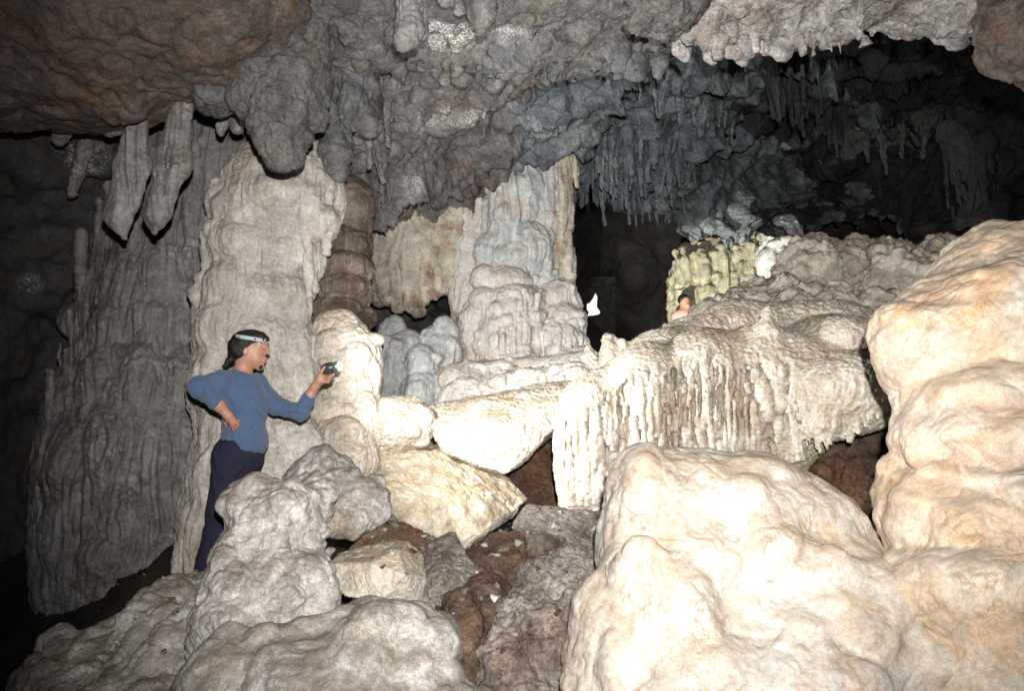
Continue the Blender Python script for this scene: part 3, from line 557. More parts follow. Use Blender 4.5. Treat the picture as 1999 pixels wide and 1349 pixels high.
f.freeze(); f.domes((700, 830, 790, 870), 10, 3, (16, 34), (.6, 1.2), (.25, .4), .03); f.slit(770, 832, 826, 872, 3); f.slit(815, 800, 832, 862, 4)
tag(f.build('rounded_boulder', M['white'], BLOCK), 'rounded white boulder between the lit column base and the slab', 'boulder')
hull_rock('flowstone_mound', [(672, 890, 6.7), (700, 868, 6.9), (770, 860, 7.0), (860, 872, 7.05), (1000, 925, 6.95), (1048, 972, 6.7), (1000, 1012, 6.2), (935, 1062, 5.95), (905, 1082, 5.9), (868, 1042, 5.95), (800, 1018, 5.9), (735, 1000, 5.95), (685, 940, 6.2), (800, 930, 6.2), (900, 960, 6.1), (900, 1100, 6.6), (700, 1000, 6.8)], M['silt'],
          'tan and white sloping flowstone below the wedge slab', dict(lump=(.05, 2.4), facet=(.03, 4), lump2=(.016, 8), crack=(.014, 4), fine=(.005, 34)), 'flowstone', vox=.016, k=.06, chips=4)
f = Field(.016)
for a in [(640, 960, 5.3, 66, 72, .28, .1), (705, 980, 5.15, 58, 45, .2, .06), (735, 985, 5.1, 28, 42, .14, .05), (655, 1010, 5.1, 80, 40, .25, .06), (610, 970, 5.4, 60, 80, .3, .12)]: f.e(*a[:6], k=a[6])
f.freeze(); f.domes((600, 760, 930, 1020), 14, 8, (14, 34), (.6, 1.2), (.2, .4), .03)
tag(f.build('flowstone_lump', M['stump'], ROUGH), 'grey rounded lump in shade behind the broad stump', 'flowstone')
hull_rock('brown_rock', [(985, 935, 6.7), (1010, 900, 7.0), (1080, 800, 7.3), (1150, 780, 7.4), (1190, 990, 6.9), (1000, 1010, 6.8), (1000, 1000, 7.5), (1190, 980, 7.7), (1150, 760, 7.8)], M['brown'], 'dark brown rock deep inside the triangular cleft', dict(lump=(.05, 3), crack=(.02, 5), fine=(.01, 20)), 'rock', .03, dq=.8)

# tumbled rocks, centre bottom
hull_rock('boulder', [(660, 1080, 4.95), (760, 1053, 5.0), (800, 1056, 5.0), (716, 1098, 4.52), (778, 1078, 4.60), (822, 1082, 4.9), (850, 1130, 4.75), (815, 1180, 4.62), (745, 1170, 4.46), (680, 1168, 4.56), (640, 1102, 4.72), (655, 1150, 4.62), (792, 1122, 4.44), (730, 1150, 5.2), (820, 1150, 5.2)], M['white'],
          'angular cream boulder lying among brown rocks in the centre foreground', dict(lump=(.005, 4), facet=(.014, 5), crack=(.008, 5), fine=(.0025, 40)), vox=.010, k=.003, chips=0)
hull_rock('boulder', [(660, 1090, 5.0), (720, 1030, 5.1), (790, 1014, 5.15), (850, 1050, 5.1), (880, 1090, 5.0), (760, 1120, 4.95), (700, 1110, 5.4), (860, 1100, 5.4)], M['brown'], 'brown rock behind the angular cream boulder', SHARP, k=.006)
hull_rock('boulder', [(835, 1060, 4.9), (880, 1035, 4.95), (900, 1060, 4.9), (935, 1120, 4.75), (930, 1165, 4.7), (880, 1200, 4.62), (820, 1182, 4.65), (828, 1120, 4.7), (870, 1130, 4.55), (860, 1150, 5.1), (920, 1150, 5.1)], M['dirty'], 'reddish brown boulder touching the right side of the cream boulder', SHARP, vox=.012, k=.005)
hull_rock('boulder', [(900, 1080, 4.9), (960, 1040, 5.0), (1030, 1035, 5.0), (1065, 1085, 4.85), (1060, 1130, 4.75), (1000, 1160, 4.7), (950, 1110, 4.75), (990, 1090, 4.65), (1000, 1150, 5.2), (930, 1100, 5.3)], M['brown'], 'dark rock in the middle of the tumbled rocks', SHARP, vox=.012, k=.005)
hull_rock('boulder', [(1025, 1042, 4.85), (1060, 1036, 4.9), (1105, 1050, 4.9), (1110, 1085, 4.8), (1075, 1100, 4.75), (1035, 1085, 4.75), (1070, 1060, 4.7), (1060, 1070, 5.1)], M['banded'], 'small orange stone on top of the dark tumbled rock', SHARP, vox=.011, k=.005)
hull_rock('boulder', [(995, 1030, 5.2), (1030, 985, 5.4), (1180, 995, 5.4), (1200, 1050, 5.2), (1110, 1060, 5.0), (1020, 1050, 5.05), (1180, 1080, 5.1), (1100, 1040, 5.8)], M['dirty'], 'flat grey brown slab under the foot of the draped flowstone', SHARP, vox=.014, k=.005)
f = Field(.013)
for a in [(1080, 1160, 4.7, 75, 75, .3, .06), (1130, 1120, 4.75, 60, 60, .25, .05), (1020, 1220, 4.5, 62, 70, .25, .05), (1090, 1290, 4.4, 110, 110, .32, .06), (990, 1330, 4.3, 60, 110, .22, .05), (1140, 1210, 4.6, 60, 100, .25, .05)]: f.e(*a[:6], k=a[6])
f.freeze(); f.domes((970, 1160, 1100, 1340), 26, 6, (14, 36), (.7, 1.8), (.25, .5), .02)
tag(f.build('rock_outcrop', M['dirty'], dict(lump=(.03, 3.5), lump2=(.028, 10), crack=(.020, 7), flute=(.014, 10, .2), fine=(.009, 34))), 'mottled grey outcrop between the cream mound and the dark brown gully', 'rock')
f = Field(.014)
for a in [(905, 1270, 4.4, 60, 110, .2, .06), (870, 1350, 4.3, 75, 100, .2, .06), (945, 1200, 4.6, 60, 70, .2, .05), (930, 1150, 4.9, 70, 60, .2, .05)]: f.e(*a[:6], k=a[6])
tag(f.build('brown_rock', M['brown'], ROUGH), 'dark brown rock in the gully left of the mottled grey outcrop', 'rock')

# ================================================================== LEFT FOREGROUND
f = Field(.013)
for a in [(545, 1000, 4.6, 92, 60, .28, .06), (486, 985, 4.6, 44, 46, .2, .04), (510, 955, 4.65, 48, 24, .18, .03), (602, 990, 4.6, 32, 44, .2, .03), (540, 1080, 4.6, 92, 100, .3, .08), (465, 1110, 4.55, 56, 90, .25, .08)]: f.e(*a[:6], k=a[6])
f.e(530, 1180, 4.45, 125, 105, .35, .06); f.e(470, 1240, 4.35, 95, 110, .3, .06); f.e(570, 1130, 4.45, 70, 56, .25, .04)
f.freeze(); f.domes((455, 630, 950, 1100), 20, 2, (14, 36), (.6, 1.2), (.2, .4), .025); f.domes((420, 640, 1120, 1280), 12, 5, (24, 50), (.5, 1), (.15, .35), .04)
tag(f.build('stalagmite_stump', M['stump'], dict(lump=(.035, 3.2), facet=(.05, 4), lump2=(.011, 8), crack=(.012, 4), fine=(.004, 36))), 'broad pale stump with a blunt flat top in front of the standing person', 'stalagmite')
f = Field(.014)
for a in [(740, 1290, 4.15, 150, 110, .4, .04), (640, 1330, 4.05, 130, 90, .35, .04), (560, 1300, 4.1, 90, 70, .3, .03), (470, 1310, 4.1, 95, 75, .3, .03), (700, 1400, 3.9, 260, 90, .4, .06), (820, 1250, 4.2, 70, 60, .22, .04), (430, 1370, 4.0, 90, 80, .25, .03)]: f.e(*a[:6], k=a[6])
f.freeze(); f.domes((400, 860, 1200, 1345), 16, 7, (26, 60), (.5, 1), (.12, .3), .04)
tag(f.build('rounded_boulder', M['stump'], MOUND), 'smooth pale rounded rocks along the bottom edge below the stump', 'boulder')
f = Field(.016)
for a in [(350, 1190, 4.9, 72, 66, .3, .08), (300, 1240, 4.8, 90, 66, .3, .08), (370, 1260, 4.7, 60, 90, .28, .05), (220, 1290, 4.7, 100, 60, .3, .07), (140, 1340, 4.6, 90, 60, .3, .05), (300, 1350, 4.5, 160, 70, .35, .08), (400, 1160, 5.3, 80, 44, .45, .08), (340, 1420, 4.4, 280, 80, .4, .1)]: f.e(*a[:6], k=a[6])
f.freeze(); f.domes((110, 400, 1150, 1345), 30, 9, (16, 46), (.4, 1), (.2, .4), .03)
tag(f.build('rock_slope', M['stump'], dict(lump=(.05, 2.6), facet=(.09, 2.6), lump2=(.014, 7), crack=(.018, 4), fine=(.005, 32))), 'grey sloping rock at the lower left falling away into darkness', 'rock')

# ================================================================== LEFT COLUMN AND CURTAINS
st = [(-80, 500, 690, 6.9), (60, 530, 662, 6.9), (180, 530, 646, 6.95), (290, 484, 650, 6.85), (370, 434, 666, 6.75), (402, 424, 664, 6.75), (440, 410, 636, 6.75), (485, 400, 612, 6.72), (545, 414, 598, 6.7), (590, 388, 588, 6.68), (650, 384, 600, 6.66), (760, 378, 610, 6.65), (850, 392, 636, 6.62), (930, 372, 670, 6.6), (1020, 362, 680, 6.6), (1120, 350, 690, 6.6)]
f = Field(.017); f.stack(st, .05, .8); f.freeze()
for (x, y, rx, ry, pr) in [(540, 350, 95, 60, .2), (600, 400, 60, 50, .25), (470, 440, 60, 55, .28), (545, 455, 70, 60, .25), (600, 470, 34, 60, .2), (450, 520, 48, 60, .22), (520, 545, 80, 56, .3), (570, 560, 36, 60, .25), (430, 610, 46, 60, .28), (500, 625, 75, 70, .3), (560, 640, 44, 80, .28), (420, 700, 44, 80, .22), (585, 720, 36, 90, .2), (430, 800, 40, 70, .2), (560, 830, 70, 90, .15), (420, 900, 40, 80, .2), (470, 960, 60, 90, .2), (390, 1010, 30, 110, .3), (365, 1030, 22, 120, .3), (620, 900, 50, 70, .15)]: f.dome(x, y + ry * .6, rx, ry, pr, .018)
f.domes((390, 640, 380, 900), 46, 31, (16, 42), (.7, 1.8), (.14, .3), .016)
for k in range(60): x = rd.uniform(395, 640); y = rd.uniform(330, 980); f.rib(x, y, x + rd.uniform(-5, 5), y + rd.uniform(50, 130), rd.uniform(5, 10), rd.uniform(3, 6), .25, .014)
tag(f.build('column', M['pale'], TIER), 'thick pale column of rounded tiers directly behind the standing person', 'column')
st = [(440, 205, 400, 7.9), (540, 195, 400, 7.8), (600, 165, 400, 7.75), (720, 152, 400, 7.7), (790, 110, 400, 7.65), (880, 85, 400, 7.6), (980, 75, 400, 7.55), (1110, 80, 400, 7.5), (1280, 95, 420, 7.5)]
f = Field(.022); f.stack(st, .08, .55)
f.stack([(150, 200, 560, 7.9), (300, 230, 560, 7.9), (440, 240, 520, 7.95), (700, 280, 480, 7.9)], .25, .6); f.freeze()
for (x, y, rx, ry, pr) in [(250, 500, 50, 90, .3), (320, 480, 50, 110, .25), (220, 610, 50, 80, .35), (300, 590, 60, 60, .35), (360, 610, 40, 60, .35), (190, 710, 40, 80, .35), (280, 700, 56, 110, .35), (350, 700, 44, 90, .35), (140, 850, 46, 90, .35), (210, 830, 46, 110, .35), (300, 850, 50, 90, .3), (360, 830, 36, 90, .3), (250, 960, 60, 80, .35), (340, 950, 50, 80, .35), (130, 990, 50, 90, .3), (210, 1050, 60, 60, .3), (320, 1050, 60, 60, .3)]: f.dome(x, y + ry * .6, rx, ry, pr, .02)
f.domes((90, 390, 460, 1060), 50, 12, (14, 36), (1, 2.4), (.2, .4), .02)
for k in range(190): x = rd.uniform(95, 470); y = rd.uniform(190, 1000); f.rib(x, y, x + rd.uniform(-6, 6), y + rd.uniform(50, 170), rd.uniform(4, 9), rd.uniform(2, 6), .45, .014)
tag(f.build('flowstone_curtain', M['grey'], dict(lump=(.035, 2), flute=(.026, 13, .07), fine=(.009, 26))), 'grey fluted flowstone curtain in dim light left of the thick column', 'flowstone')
# brown banded column and its lit foot
st = [(395, 620, 730, 7.4), (480, 618, 722, 7.4), (560, 602, 716, 7.35), (640, 600, 708, 7.3), (700, 600, 705, 7.3)]
f = Field(.018); f.stack(st, .05, .9); f.freeze()
for y in (440, 490, 535, 580, 625): f.dome(660 + rd.uniform(-10, 10), y + 26, 58, 32, .3, .015); f.dome(690 + rd.uniform(-10, 10), y + 40, 34, 28, .3, .015)
f.domes((615, 715, 420, 640), 16, 12, (12, 30), (.5, 1.3), (.2, .4), .015)
tag(f.build('column', M['banded'], dict(lump=(.02, 2.5), terr=(.03, 5.6), flute=(.012, 14, .12), fine=(.008, 26))), 'narrow brown banded column in the shade right of the thick pale column', 'column')
st = [(645, 614, 702, 6.85), (690, 600, 736, 6.85), (730, 594, 740, 6.85), (780, 606, 736, 6.8), (840, 600, 720, 6.7), (900, 600, 740, 6.5)]
f = Field(.014); f.stack(st, .05, .9); f.freeze()
for (x, y, rx, ry, pr) in [(650, 655, 36, 30, .35), (690, 680, 36, 32, .35), (620, 690, 26, 30, .35), (720, 715, 24, 46, .35), (610, 730, 22, 20, .4), (634, 735, 20, 20, .4), (680, 740, 30, 40, .3), (610, 765, 20, 18, .4), (640, 790, 40, 40, .25), (705, 790, 34, 60, .3), (670, 830, 44, 40, .25)]: f.dome(x, y + ry * .5, rx, ry, pr, .014)
f.domes((605, 735, 650, 850), 26, 14, (9, 22), (.6, 1.4), (.25, .5), .012)
tag(f.build('column', M['white'], TIER), 'short white lobed column with the lit hand flash held in front of it', 'column')

# ================================================================== CENTRE BACK COLUMNS
f = Field(.026)
for a in [(765, 450, 9.65, 54, 150, .4), (815, 455, 9.65, 56, 148, .42), (862, 445, 9.6, 50, 136, .4), (892, 430, 9.55, 40, 150, .35), (744, 470, 9.7, 36, 130, .35), (910, 420, 9.7, 40, 120, .3), (725, 400, 9.8, 50, 90, .3), (700, 380, 9.9, 60, 90, .3)]: f.e(*a, k=.12)
f.freeze(); f.domes((735, 890, 410, 540), 16, 6, (16, 40), (1, 2.4), (.12, .3), .02)
for x, y, r in [(800, 585, 26), (815, 600, 20), (858, 560, 24), (845, 570, 18), (750, 575, 16), (880, 550, 16), (775, 590, 16), (830, 580, 14)]: f.c((x, y - 80, 9.40), r * 1.1, (x + 4, y + 12, 9.32), r * .45, .05)
for k in range(40): x = rd.uniform(735, 890); y = rd.uniform(400, 520); f.rib(x, y, x + rd.uniform(-5, 5), y + rd.uniform(30, 90), rd.uniform(3, 8), rd.uniform(2, 5), .4, .016)
tag(f.build('flowstone_curtain', M['stained'], dict(lump=(.04, 1.6), flute=(.026, 9, .10), lump2=(.022, 7), fine=(.010, 22))), 'rust stained hanging flowstone curtain with a ragged lower edge over a dark hollow', 'flowstone')
f = Field(.05); f.e(810, 640, 11.2, 140, 40, .6, .1); f.e(760, 560, 11.0, 90, 120, .4, .1)
tag(f.build('rock_shelf', M['dark'], dict(lump=(.1, 2), fine=(.02, 12))), 'dark rock at the back of the hollow under the stained curtain', 'rock')
f = Field(.022)
for a in [(775, 740, 8.6, 40, 90, .3, .03), (790, 680, 8.7, 36, 40, .28, .03), (850, 700, 8.8, 42, 66, .3, .03), (822, 770, 8.4, 40, 54, .26, .03), (820, 715, 8.45, 32, 44, .22, .02), (870, 780, 8.6, 50, 66, .3, .04), (760, 800, 8.5, 40, 60, .25, .04), (840, 830, 8.3, 90, 50, .3, .04)]: f.e(*a[:6], k=a[6])
f.freeze(); f.domes((750, 890, 650, 800), 12, 5, (14, 30), (.6, 1.6), (.2, .4), .015)
tag(f.build('stalagmite_cluster', M['blueish'], dict(lump=(.03, 2.5), flute=(.020, 10, .12), fine=(.009, 24))), 'grey cluster of fused round topped stalagmites half in shadow', 'stalagmite')
def column(name, st, mat, label, seed, n=22, spec=None, vox=.022, ribs=26):
    f = Field(vox); f.stack(st, .06, .9); f.freeze(); x0 = min(s_[1] for s_ in st); x1 = max(s_[2] for s_ in st); w = (x1 - x0) / 2
    f.domes((x0, x1, st[1][0], st[-1][0]), n, seed, (w * .3, w * .6), (.8, 2.2), (.2, .45), .018)
    r2 = random.Random(seed)
    for k in range(ribs): x = r2.uniform(x0 + 4, x1 - 4); y = r2.uniform(st[0][0], st[-1][0] - 60); f.rib(x, y, x + r2.uniform(-4, 4), y + r2.uniform(30, 120), r2.uniform(3, 8), r2.uniform(2, 5), .5, .015)
    return tag(f.build(name, mat, spec or dict(lump=(.035, 2), flute=(.026, 10, .08), fine=(.010, 24))), label, 'column', 'columns in the centre of the chamber')
column('column', [(330, 862, 985, 9.6), (385, 878, 962, 9.5), (430, 884, 952, 9.4), (560, 884, 945, 9.35), (670, 890, 948, 9.3), (720, 880, 950, 9.3)], M['peach'], 'smooth pale column at the left of the central cluster', 11, 14)
column('column', [(320, 920, 1085, 9.5), (375, 940, 1060, 9.35), (420, 948, 1045, 9.3), (520, 950, 1040, 9.2), (620, 950, 1050, 9.2), (700, 940, 1050, 9.2)], M['blueish'], 'blue white fluted column in the middle of the central cluster', 12, 18, dict(lump=(.045, 2), flute=(.045, 8, .09), fine=(.010, 24)), ribs=90)
column('column', [(320, 1040, 1095, 9.3), (375, 1050, 1082, 9.25), (430, 1052, 1078, 9.2), (560, 1048, 1080, 9.15), (640, 1040, 1085, 9.15)], M['blueish'], 'slender grey column left of the passage, nearer the middle column', 13, 20)
column('column', [(320, 1066, 1130, 9.3), (375, 1080, 1112, 9.25), (430, 1082, 1108, 9.25), (500, 1082, 1108, 9.2), (560, 1080, 1115, 9.2), (620, 1078, 1125, 9.2)], M['stained'], 'slender brownish column edging the dark passage', 15, 24)
f = Field(.019)
for (x, y, rx, ry, D) in [(985, 555, 52, 40, 8.95), (995, 590, 60, 40, 8.88), (1000, 640, 66, 52, 8.8), (985, 660, 50, 50, 8.7), (1000, 700, 70, 50, 8.75), (930, 650, 40, 70, 8.95), (915, 720, 40, 60, 8.9)]: f.e(x, y, D + .1, rx, ry, rx * S(D) * .8, .02)
f.freeze(); f.domes((900, 1050, 530, 700), 20, 17, (14, 32), (.5, 1), (.25, .5), .012)
for x in np.linspace(965, 1052, 17): y = 626 + rd.uniform(0, 20); f.rib(x, y, x + rd.uniform(-4, 4), y + rd.uniform(40, 74), rd.uniform(3.5, 6), 2, .8, .012)
for x in np.linspace(935, 1050, 18): y = 566 + rd.uniform(0, 20); f.rib(x, y, x + rd.uniform(-4, 4), y + rd.uniform(24, 50), rd.uniform(3.5, 6), 2, .8, .012)
for k in range(14): x = rd.uniform(970, 1048); f.slit(x, 640, x + 2, 690, 2.5, 3)
tag(f.build('flowstone_cascade', M['peach'], TIER), 'peach stepped flowstone cascade with dripping fringes at the foot of the central columns', 'flowstone')
f = Field(.019)
for (x, y, rx, ry, D) in [(1088, 590, 44, 45, 8.95), (1095, 630, 46, 45, 8.85), (1092, 670, 52, 50, 8.75), (1110, 600, 26, 40, 8.9), (1110, 720, 60, 45, 8.6)]: f.e(x, y, D + .1, rx, ry, rx * S(D) * .8, .02)
f.freeze(); f.domes((1050, 1140, 560, 700), 18, 19, (10, 26), (.5, 1), (.25, .5), .012)
for x in np.linspace(1055, 1138, 15): y = 630 + rd.uniform(-10, 20); f.rib(x, y, x + rd.uniform(-3, 3), y + rd.uniform(30, 60), rd.uniform(3.5, 6), 2, .8, .012)
tag(f.build('flowstone_cascade', M['peach'], TIER), 'tiered flowstone base under the slender columns at the edge of the dark passage', 'flowstone')
f = Field(.019)
for a in [((890, 740, 8.2), 34, (1050, 735, 8.1), 38), ((1050, 735, 8.1), 38, (1140, 720, 7.9), 36), ((900, 790, 8.0), 46, (1120, 780, 7.8), 50), ((1010, 760, 7.8), 40, (1130, 750, 7.4), 40)]: f.c(*a, k=.05)
f.freeze(); f.domes((890, 1140, 705, 760), 20, 23, (10, 28), (.4, .9), (.25, .45), .015)
for x in np.linspace(905, 1130, 34): y = 722 + rd.uniform(-8, 14); f.rib(x, y, x + rd.uniform(-3, 3), y + rd.uniform(24, 56), rd.uniform(4, 7), 2.5, .7, .012)
for k in range(26): x = rd.uniform(915, 1120); f.slit(x, 735, x + 1, 735 + rd.uniform(16, 40), rd.uniform(1.5, 3), 3)
tag(f.build('flowstone_terrace', M['peach'], TIER), 'low pale terrace with a drip fringe between the cascades and the wedge slab', 'flowstone')

# ================================================================== CEILING MASSES
f = Field(.03)
for a in [(-60, 60, 5.4, 330, 170, .8), (200, 40, 5.3, 300, 160, .7), (420, 20, 5.3, 200, 130, .7), (100, -150, 4.9, 500, 200, .9), (380, 90, 5.4, 110, 85, .5), (-500, 50, 5.2, 400, 200, .9), (60, 170, 5.6, 260, 62, .6), (280, 140, 5.6, 130, 62, .5)]: f.e(*a, k=.2)
f.freeze(); f.domes((0, 480, 0, 200), 34, 41, (30, 90), (.4, .8), (.06, .16), .06)
tag(f.build('ceiling_slab', M['roof'], dict(lump=(.06, 1.6), lump2=(.018, 5), crack=(.03, 1.6), fine=(.011, 20))), 'low brown overhanging rock slab at the upper left', 'rock overhang')
f = Field(.017)
for a in [(555, 60, 5.5, 100, 110, .4, .1), (560, 160, 5.45, 78, 85, .3, .08), (545, 225, 5.4, 62, 55, .22, .06), (542, 275, 5.4, 36, 44, .16, .05), (590, 130, 5.4, 42, 80, .2, .05), (500, 190, 5.5, 36, 50, .2, .05), (430, 190, 5.5, 42, 30, .2, .05)]: f.e(*a[:6], k=a[6])
f.freeze(); f.domes((480, 630, 10, 290), 24, 4, (14, 44), (.7, 1.8), (.15, .35), .02)
tag(f.build('hanging_pendant', M['roofgrey'], CEIL), 'blunt grey rock pendant with yellowish patches hanging over the thick column', 'stalactite')
f = Field(.022)
for a in [(640, 10, 5.6, 90, 60, .4), (700, 60, 6.0, 110, 70, .5), (840, 70, 6.2, 150, 60, .45), (1000, 80, 6.2, 140, 60, .4), (1130, 90, 6.3, 140, 60, .45), (1260, 40, 6.1, 110, 60, .4), (900, -60, 5.4, 350, 80, .6), (1250, -60, 5.4, 250, 80, .6), (690, 170, 6.3, 40, 90, .25), (720, 210, 6.4, 24, 60, .2), (690, 20, 5.5, 60, 50, .3), (640, 140, 6.5, 30, 110, .25), (660, 260, 6.6, 26, 90, .2)]: f.e(*a, k=.12)
f.freeze(); f.domes((640, 1330, 40, 150), 70, 12, (10, 26), (.7, 1.6), (.2, .5), .02)
for k in range(40): x = rd.uniform(700, 1320); D = 6.0; y = rd.uniform(112, 142); f.c((x, y - 20, D + .1), rd.uniform(6, 13), (x + rd.uniform(-4, 4), y + rd.uniform(0, 24), D + .1), rd.uniform(2, 6), .03)
tag(f.build('ceiling_shelf', M['roofgrey'], CEIL), 'grey knobbly shelf of rock across the top centre behind the stalactites', 'rock overhang')
f = Field(.02)
for a in [(1290, 15, 5.1, 72, 52, .35), (1270, 30, 5.0, 50, 30, .25)]: f.e(*a, k=.1)
f.freeze(); f.domes((1225, 1350, -10, 50), 14, 3, (12, 26), (.6, 1.2), (.2, .4), .02)
tag(f.build('hanging_boulder', M['roofgrey'], CEIL), 'round grey brown boss of rock bulging down at the top right of centre', 'rock overhang')
f = Field(.02)
for a in [(1420, 0, 5.6, 110, 72, .4), (1540, 5, 5.6, 130, 74, .4), (1660, 0, 5.6, 130, 66, .4), (1800, -15, 5.6, 140, 80, .4), (1900, 6, 5.4, 90, 66, .35), (1600, -90, 5.2, 500, 90, .6), (1570, 50, 5.5, 50, 36, .2), (1660, 45, 5.5, 30, 36, .2), (1480, 60, 5.6, 60, 26, .2)]: f.e(*a, k=.08)
f.freeze(); f.domes((1340, 1700, 0, 90), 90, 22, (8, 26), (.7, 1.4), (.25, .6), .015); f.domes((1700, 1930, 0, 60), 14, 24, (20, 44), (.4, .7), (.1, .25), .03)
for k in range(30): x = rd.uniform(1345, 1700); D = 5.45; f.c((x, 50, D), rd.uniform(5, 11), (x + rd.uniform(-3, 3), 72 + rd.uniform(0, 34), D + .05), rd.uniform(2, 6), .03)
tag(f.build('ceiling_shelf', M['rooflight'], CEIL), 'pale lumpy ledge of ceiling along the top right above the dark recess', 'rock overhang')
f = Field(.02)
for a in [(2000, 30, 5.0, 75, 100, .35), (1985, 95, 5.0, 36, 50, .2), (2080, 0, 5.0, 120, 190, .5)]: f.e(*a, k=.1)
tag(f.build('hanging_boulder', M['roof'], dict(lump=(.05, 3), flute=(.04, 9, .3), lump2=(.025, 9), fine=(.010, 24))), 'brown jagged rock hanging in the top right corner', 'rock overhang')

# ------------------------------------------------------------------ stalactites
ST = dict(lump=(.022, 4), flute=(.010, 16, .08), lump2=(.010, 16), pop=(.006, 30), fine=(.006, 40))
BL = dict(lump=(.014, 3), flute=(.014, 13, .06), crack=(.006, 5), fine=(.003, 40))
def stal(pts, mat, label, group=None, vox=.013, k=.04, fz=1.0, spec=None):
    f = Field(vox)
    for a in pts: f.c(*a, k=k, fz=fz)
    return tag(f.build('stalactite', mat, spec or ST), label, 'stalactite', group)
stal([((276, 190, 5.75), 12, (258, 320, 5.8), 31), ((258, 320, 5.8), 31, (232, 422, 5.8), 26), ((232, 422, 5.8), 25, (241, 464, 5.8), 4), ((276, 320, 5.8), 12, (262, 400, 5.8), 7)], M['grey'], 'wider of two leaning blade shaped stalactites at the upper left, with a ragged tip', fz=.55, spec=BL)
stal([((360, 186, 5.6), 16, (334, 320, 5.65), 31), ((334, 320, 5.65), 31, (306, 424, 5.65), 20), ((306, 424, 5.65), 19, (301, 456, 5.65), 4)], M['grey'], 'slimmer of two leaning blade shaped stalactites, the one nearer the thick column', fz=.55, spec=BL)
GB = 'stubby stalactites under the brown slab'
for a, l in [(((225, 215, 5.9), 30, (215, 250, 5.9), 18), 'short wet stub under the brown slab beside the wider blade stalactite'), (((130, 225, 6.2), 26, (118, 270, 6.3), 14), 'dim blunt stub nearest the left edge under the brown slab'),
             (((182, 230, 6.9), 16, (140, 380, 7.0), 7), 'long dim leaning stalactite with wet glints behind the stubs'), (((440, 215, 6.2), 18, (432, 262, 6.2), 6), 'small pointed stub between the blade stalactites and the grey pendant'), (((465, 220, 6.2), 22, (460, 250, 6.2), 12), 'flat ended stub touching the left of the grey pendant')]:
    stal([a], M['grey'], l, GB)
GT = 'stalactites along the top edge'
stal([((795, -60, 4.9), 28, (800, 60, 4.9), 26), ((800, 60, 4.9), 26, (792, 78, 4.9), 21), ((826, -60, 5.0), 14, (822, 66, 5.0), 9)], M['grey'], 'blunt double stalactite with a pink broken end at the top', GT)
stal([((945, -60, 5.0), 30, (942, 20, 5.0), 24), ((942, 20, 5.0), 24, (940, 62, 5.0), 8)], M['grey'], 'conical stalactite at the top right of the sparkling patch', GT)
stal([((890, -50, 5.1), 24, (898, 14, 5.1), 13), ((875, -40, 5.1), 26, (868, -2, 5.1), 16)], M['grey'], 'small knobbed stalactite between the double and the conical ones at the top', GT)
for x, y, r in [(1012, 34, 15), (1035, 40, 12), (1090, 30, 13), (1115, 36, 12), (1142, 28, 13)]:
    stal([((x - 4, -50, 5.6), r * 1.5, (x, y - 10, 5.6), r), ((x, y - 10, 5.6), r, (x, y, 5.6), r * .5)], M['roofgrey'], 'short dark stub in the row hanging at the top centre', 'row of dark stubs at the top centre')
for x, y, r, y0 in [(1335, 112, 11, 40), (1320, 104, 8, 50), (1408, 104, 7, 60), (1388, 116, 9, 60), (1450, 122, 11, 70)]:
    stal([((x - 2, y0, 5.75), r * 1.2, (x, y - 8, 5.75), r), ((x, y - 8, 5.75), r, (x + 2, y + 2, 5.75), r * .5)], M['rooflight'], 'pale peg hanging under the left end of the pale ceiling ledge', 'pale pegs under the ceiling ledge')
# many small ones on the vault: four shapes in each kind of rock, copied
def protos(mat, seed):
    out = []
    for j in range(5):
        f = Field(.02); r = random.Random(seed + j); bl = .03 + .035 * r.random(); ln = -.35 - .3 * r.random()
        f.cap_w((0, 0, .2), (.02, 0, -.12), .13, .085, .05); f.cap_w((.02, 0, -.12), (.05 * r.uniform(-1, 1), .02, ln), .085, bl, .05)
        for q in range(3): x = .14 * r.uniform(-1, 1); f.cap_w((x, .05 * r.uniform(-1, 1), .15), (x * 1.1, 0, -.05 - .25 * r.random()), .085, .035, .04)
        out.append([f.build('stalactite', mat, dict(lump=(.035, 6), lump2=(.022, 14), pop=(.012, 26), fine=(.008, 40)), origin=np.zeros(3)), False])
    return out
PB, PS, PW = protos(M['blue'], 40), protos(M['recess_shade'], 60), protos(M['wall'], 80)
def hang(px, py, s, label, group, kit=PB):
    j = rd.choice(kit); o = j[0]
    if j[1]: o = o.copy(); COL.objects.link(o)
    j[1] = True
    o.location = P(px, py, float(vault_f([px], [py])[0]) + .02); o.rotation_euler = (rd.uniform(-.15, .15), rd.uniform(-.15, .15), rd.uniform(0, 6.3))
    o.scale = (s * rd.uniform(.5, .9), s * rd.uniform(.5, .9), s * rd.uniform(.8, 1.7)); return tag(o, label, 'stalactite', group)
def row(n, x0, x1, y0, y1, jx, ja, jb, sa, sb, label, group, kit):
    for k in range(n): t = (k + rd.uniform(-.4, .4)) / max(n - 1, 1); hang(x0 + (x1 - x0) * t + rd.uniform(-jx, jx), y0 + (y1 - y0) * t + rd.uniform(ja, jb), rd.uniform(sa, sb), label, group, kit)
row(40, 1165, 1350, 262, 300, 8, -18, 34, .40, .80, 'slim blue grey stalactite in the dense fringe over the dark passage', 'fringe of stalactites over the dark passage', PB)
row(16, 1260, 1420, 130, 215, 8, -10, 10, .4, .75, 'small blue grey stalactite on the slanting rib of the ceiling', 'stalactites on the slanting ceiling rib', PB)
row(24, 1500, 1640, 110, 190, 12, -20, 60, .6, 1.1, 'dark stalactite in the recess below the pale ceiling ledge', 'dark stalactites in the upper right recess', PS)
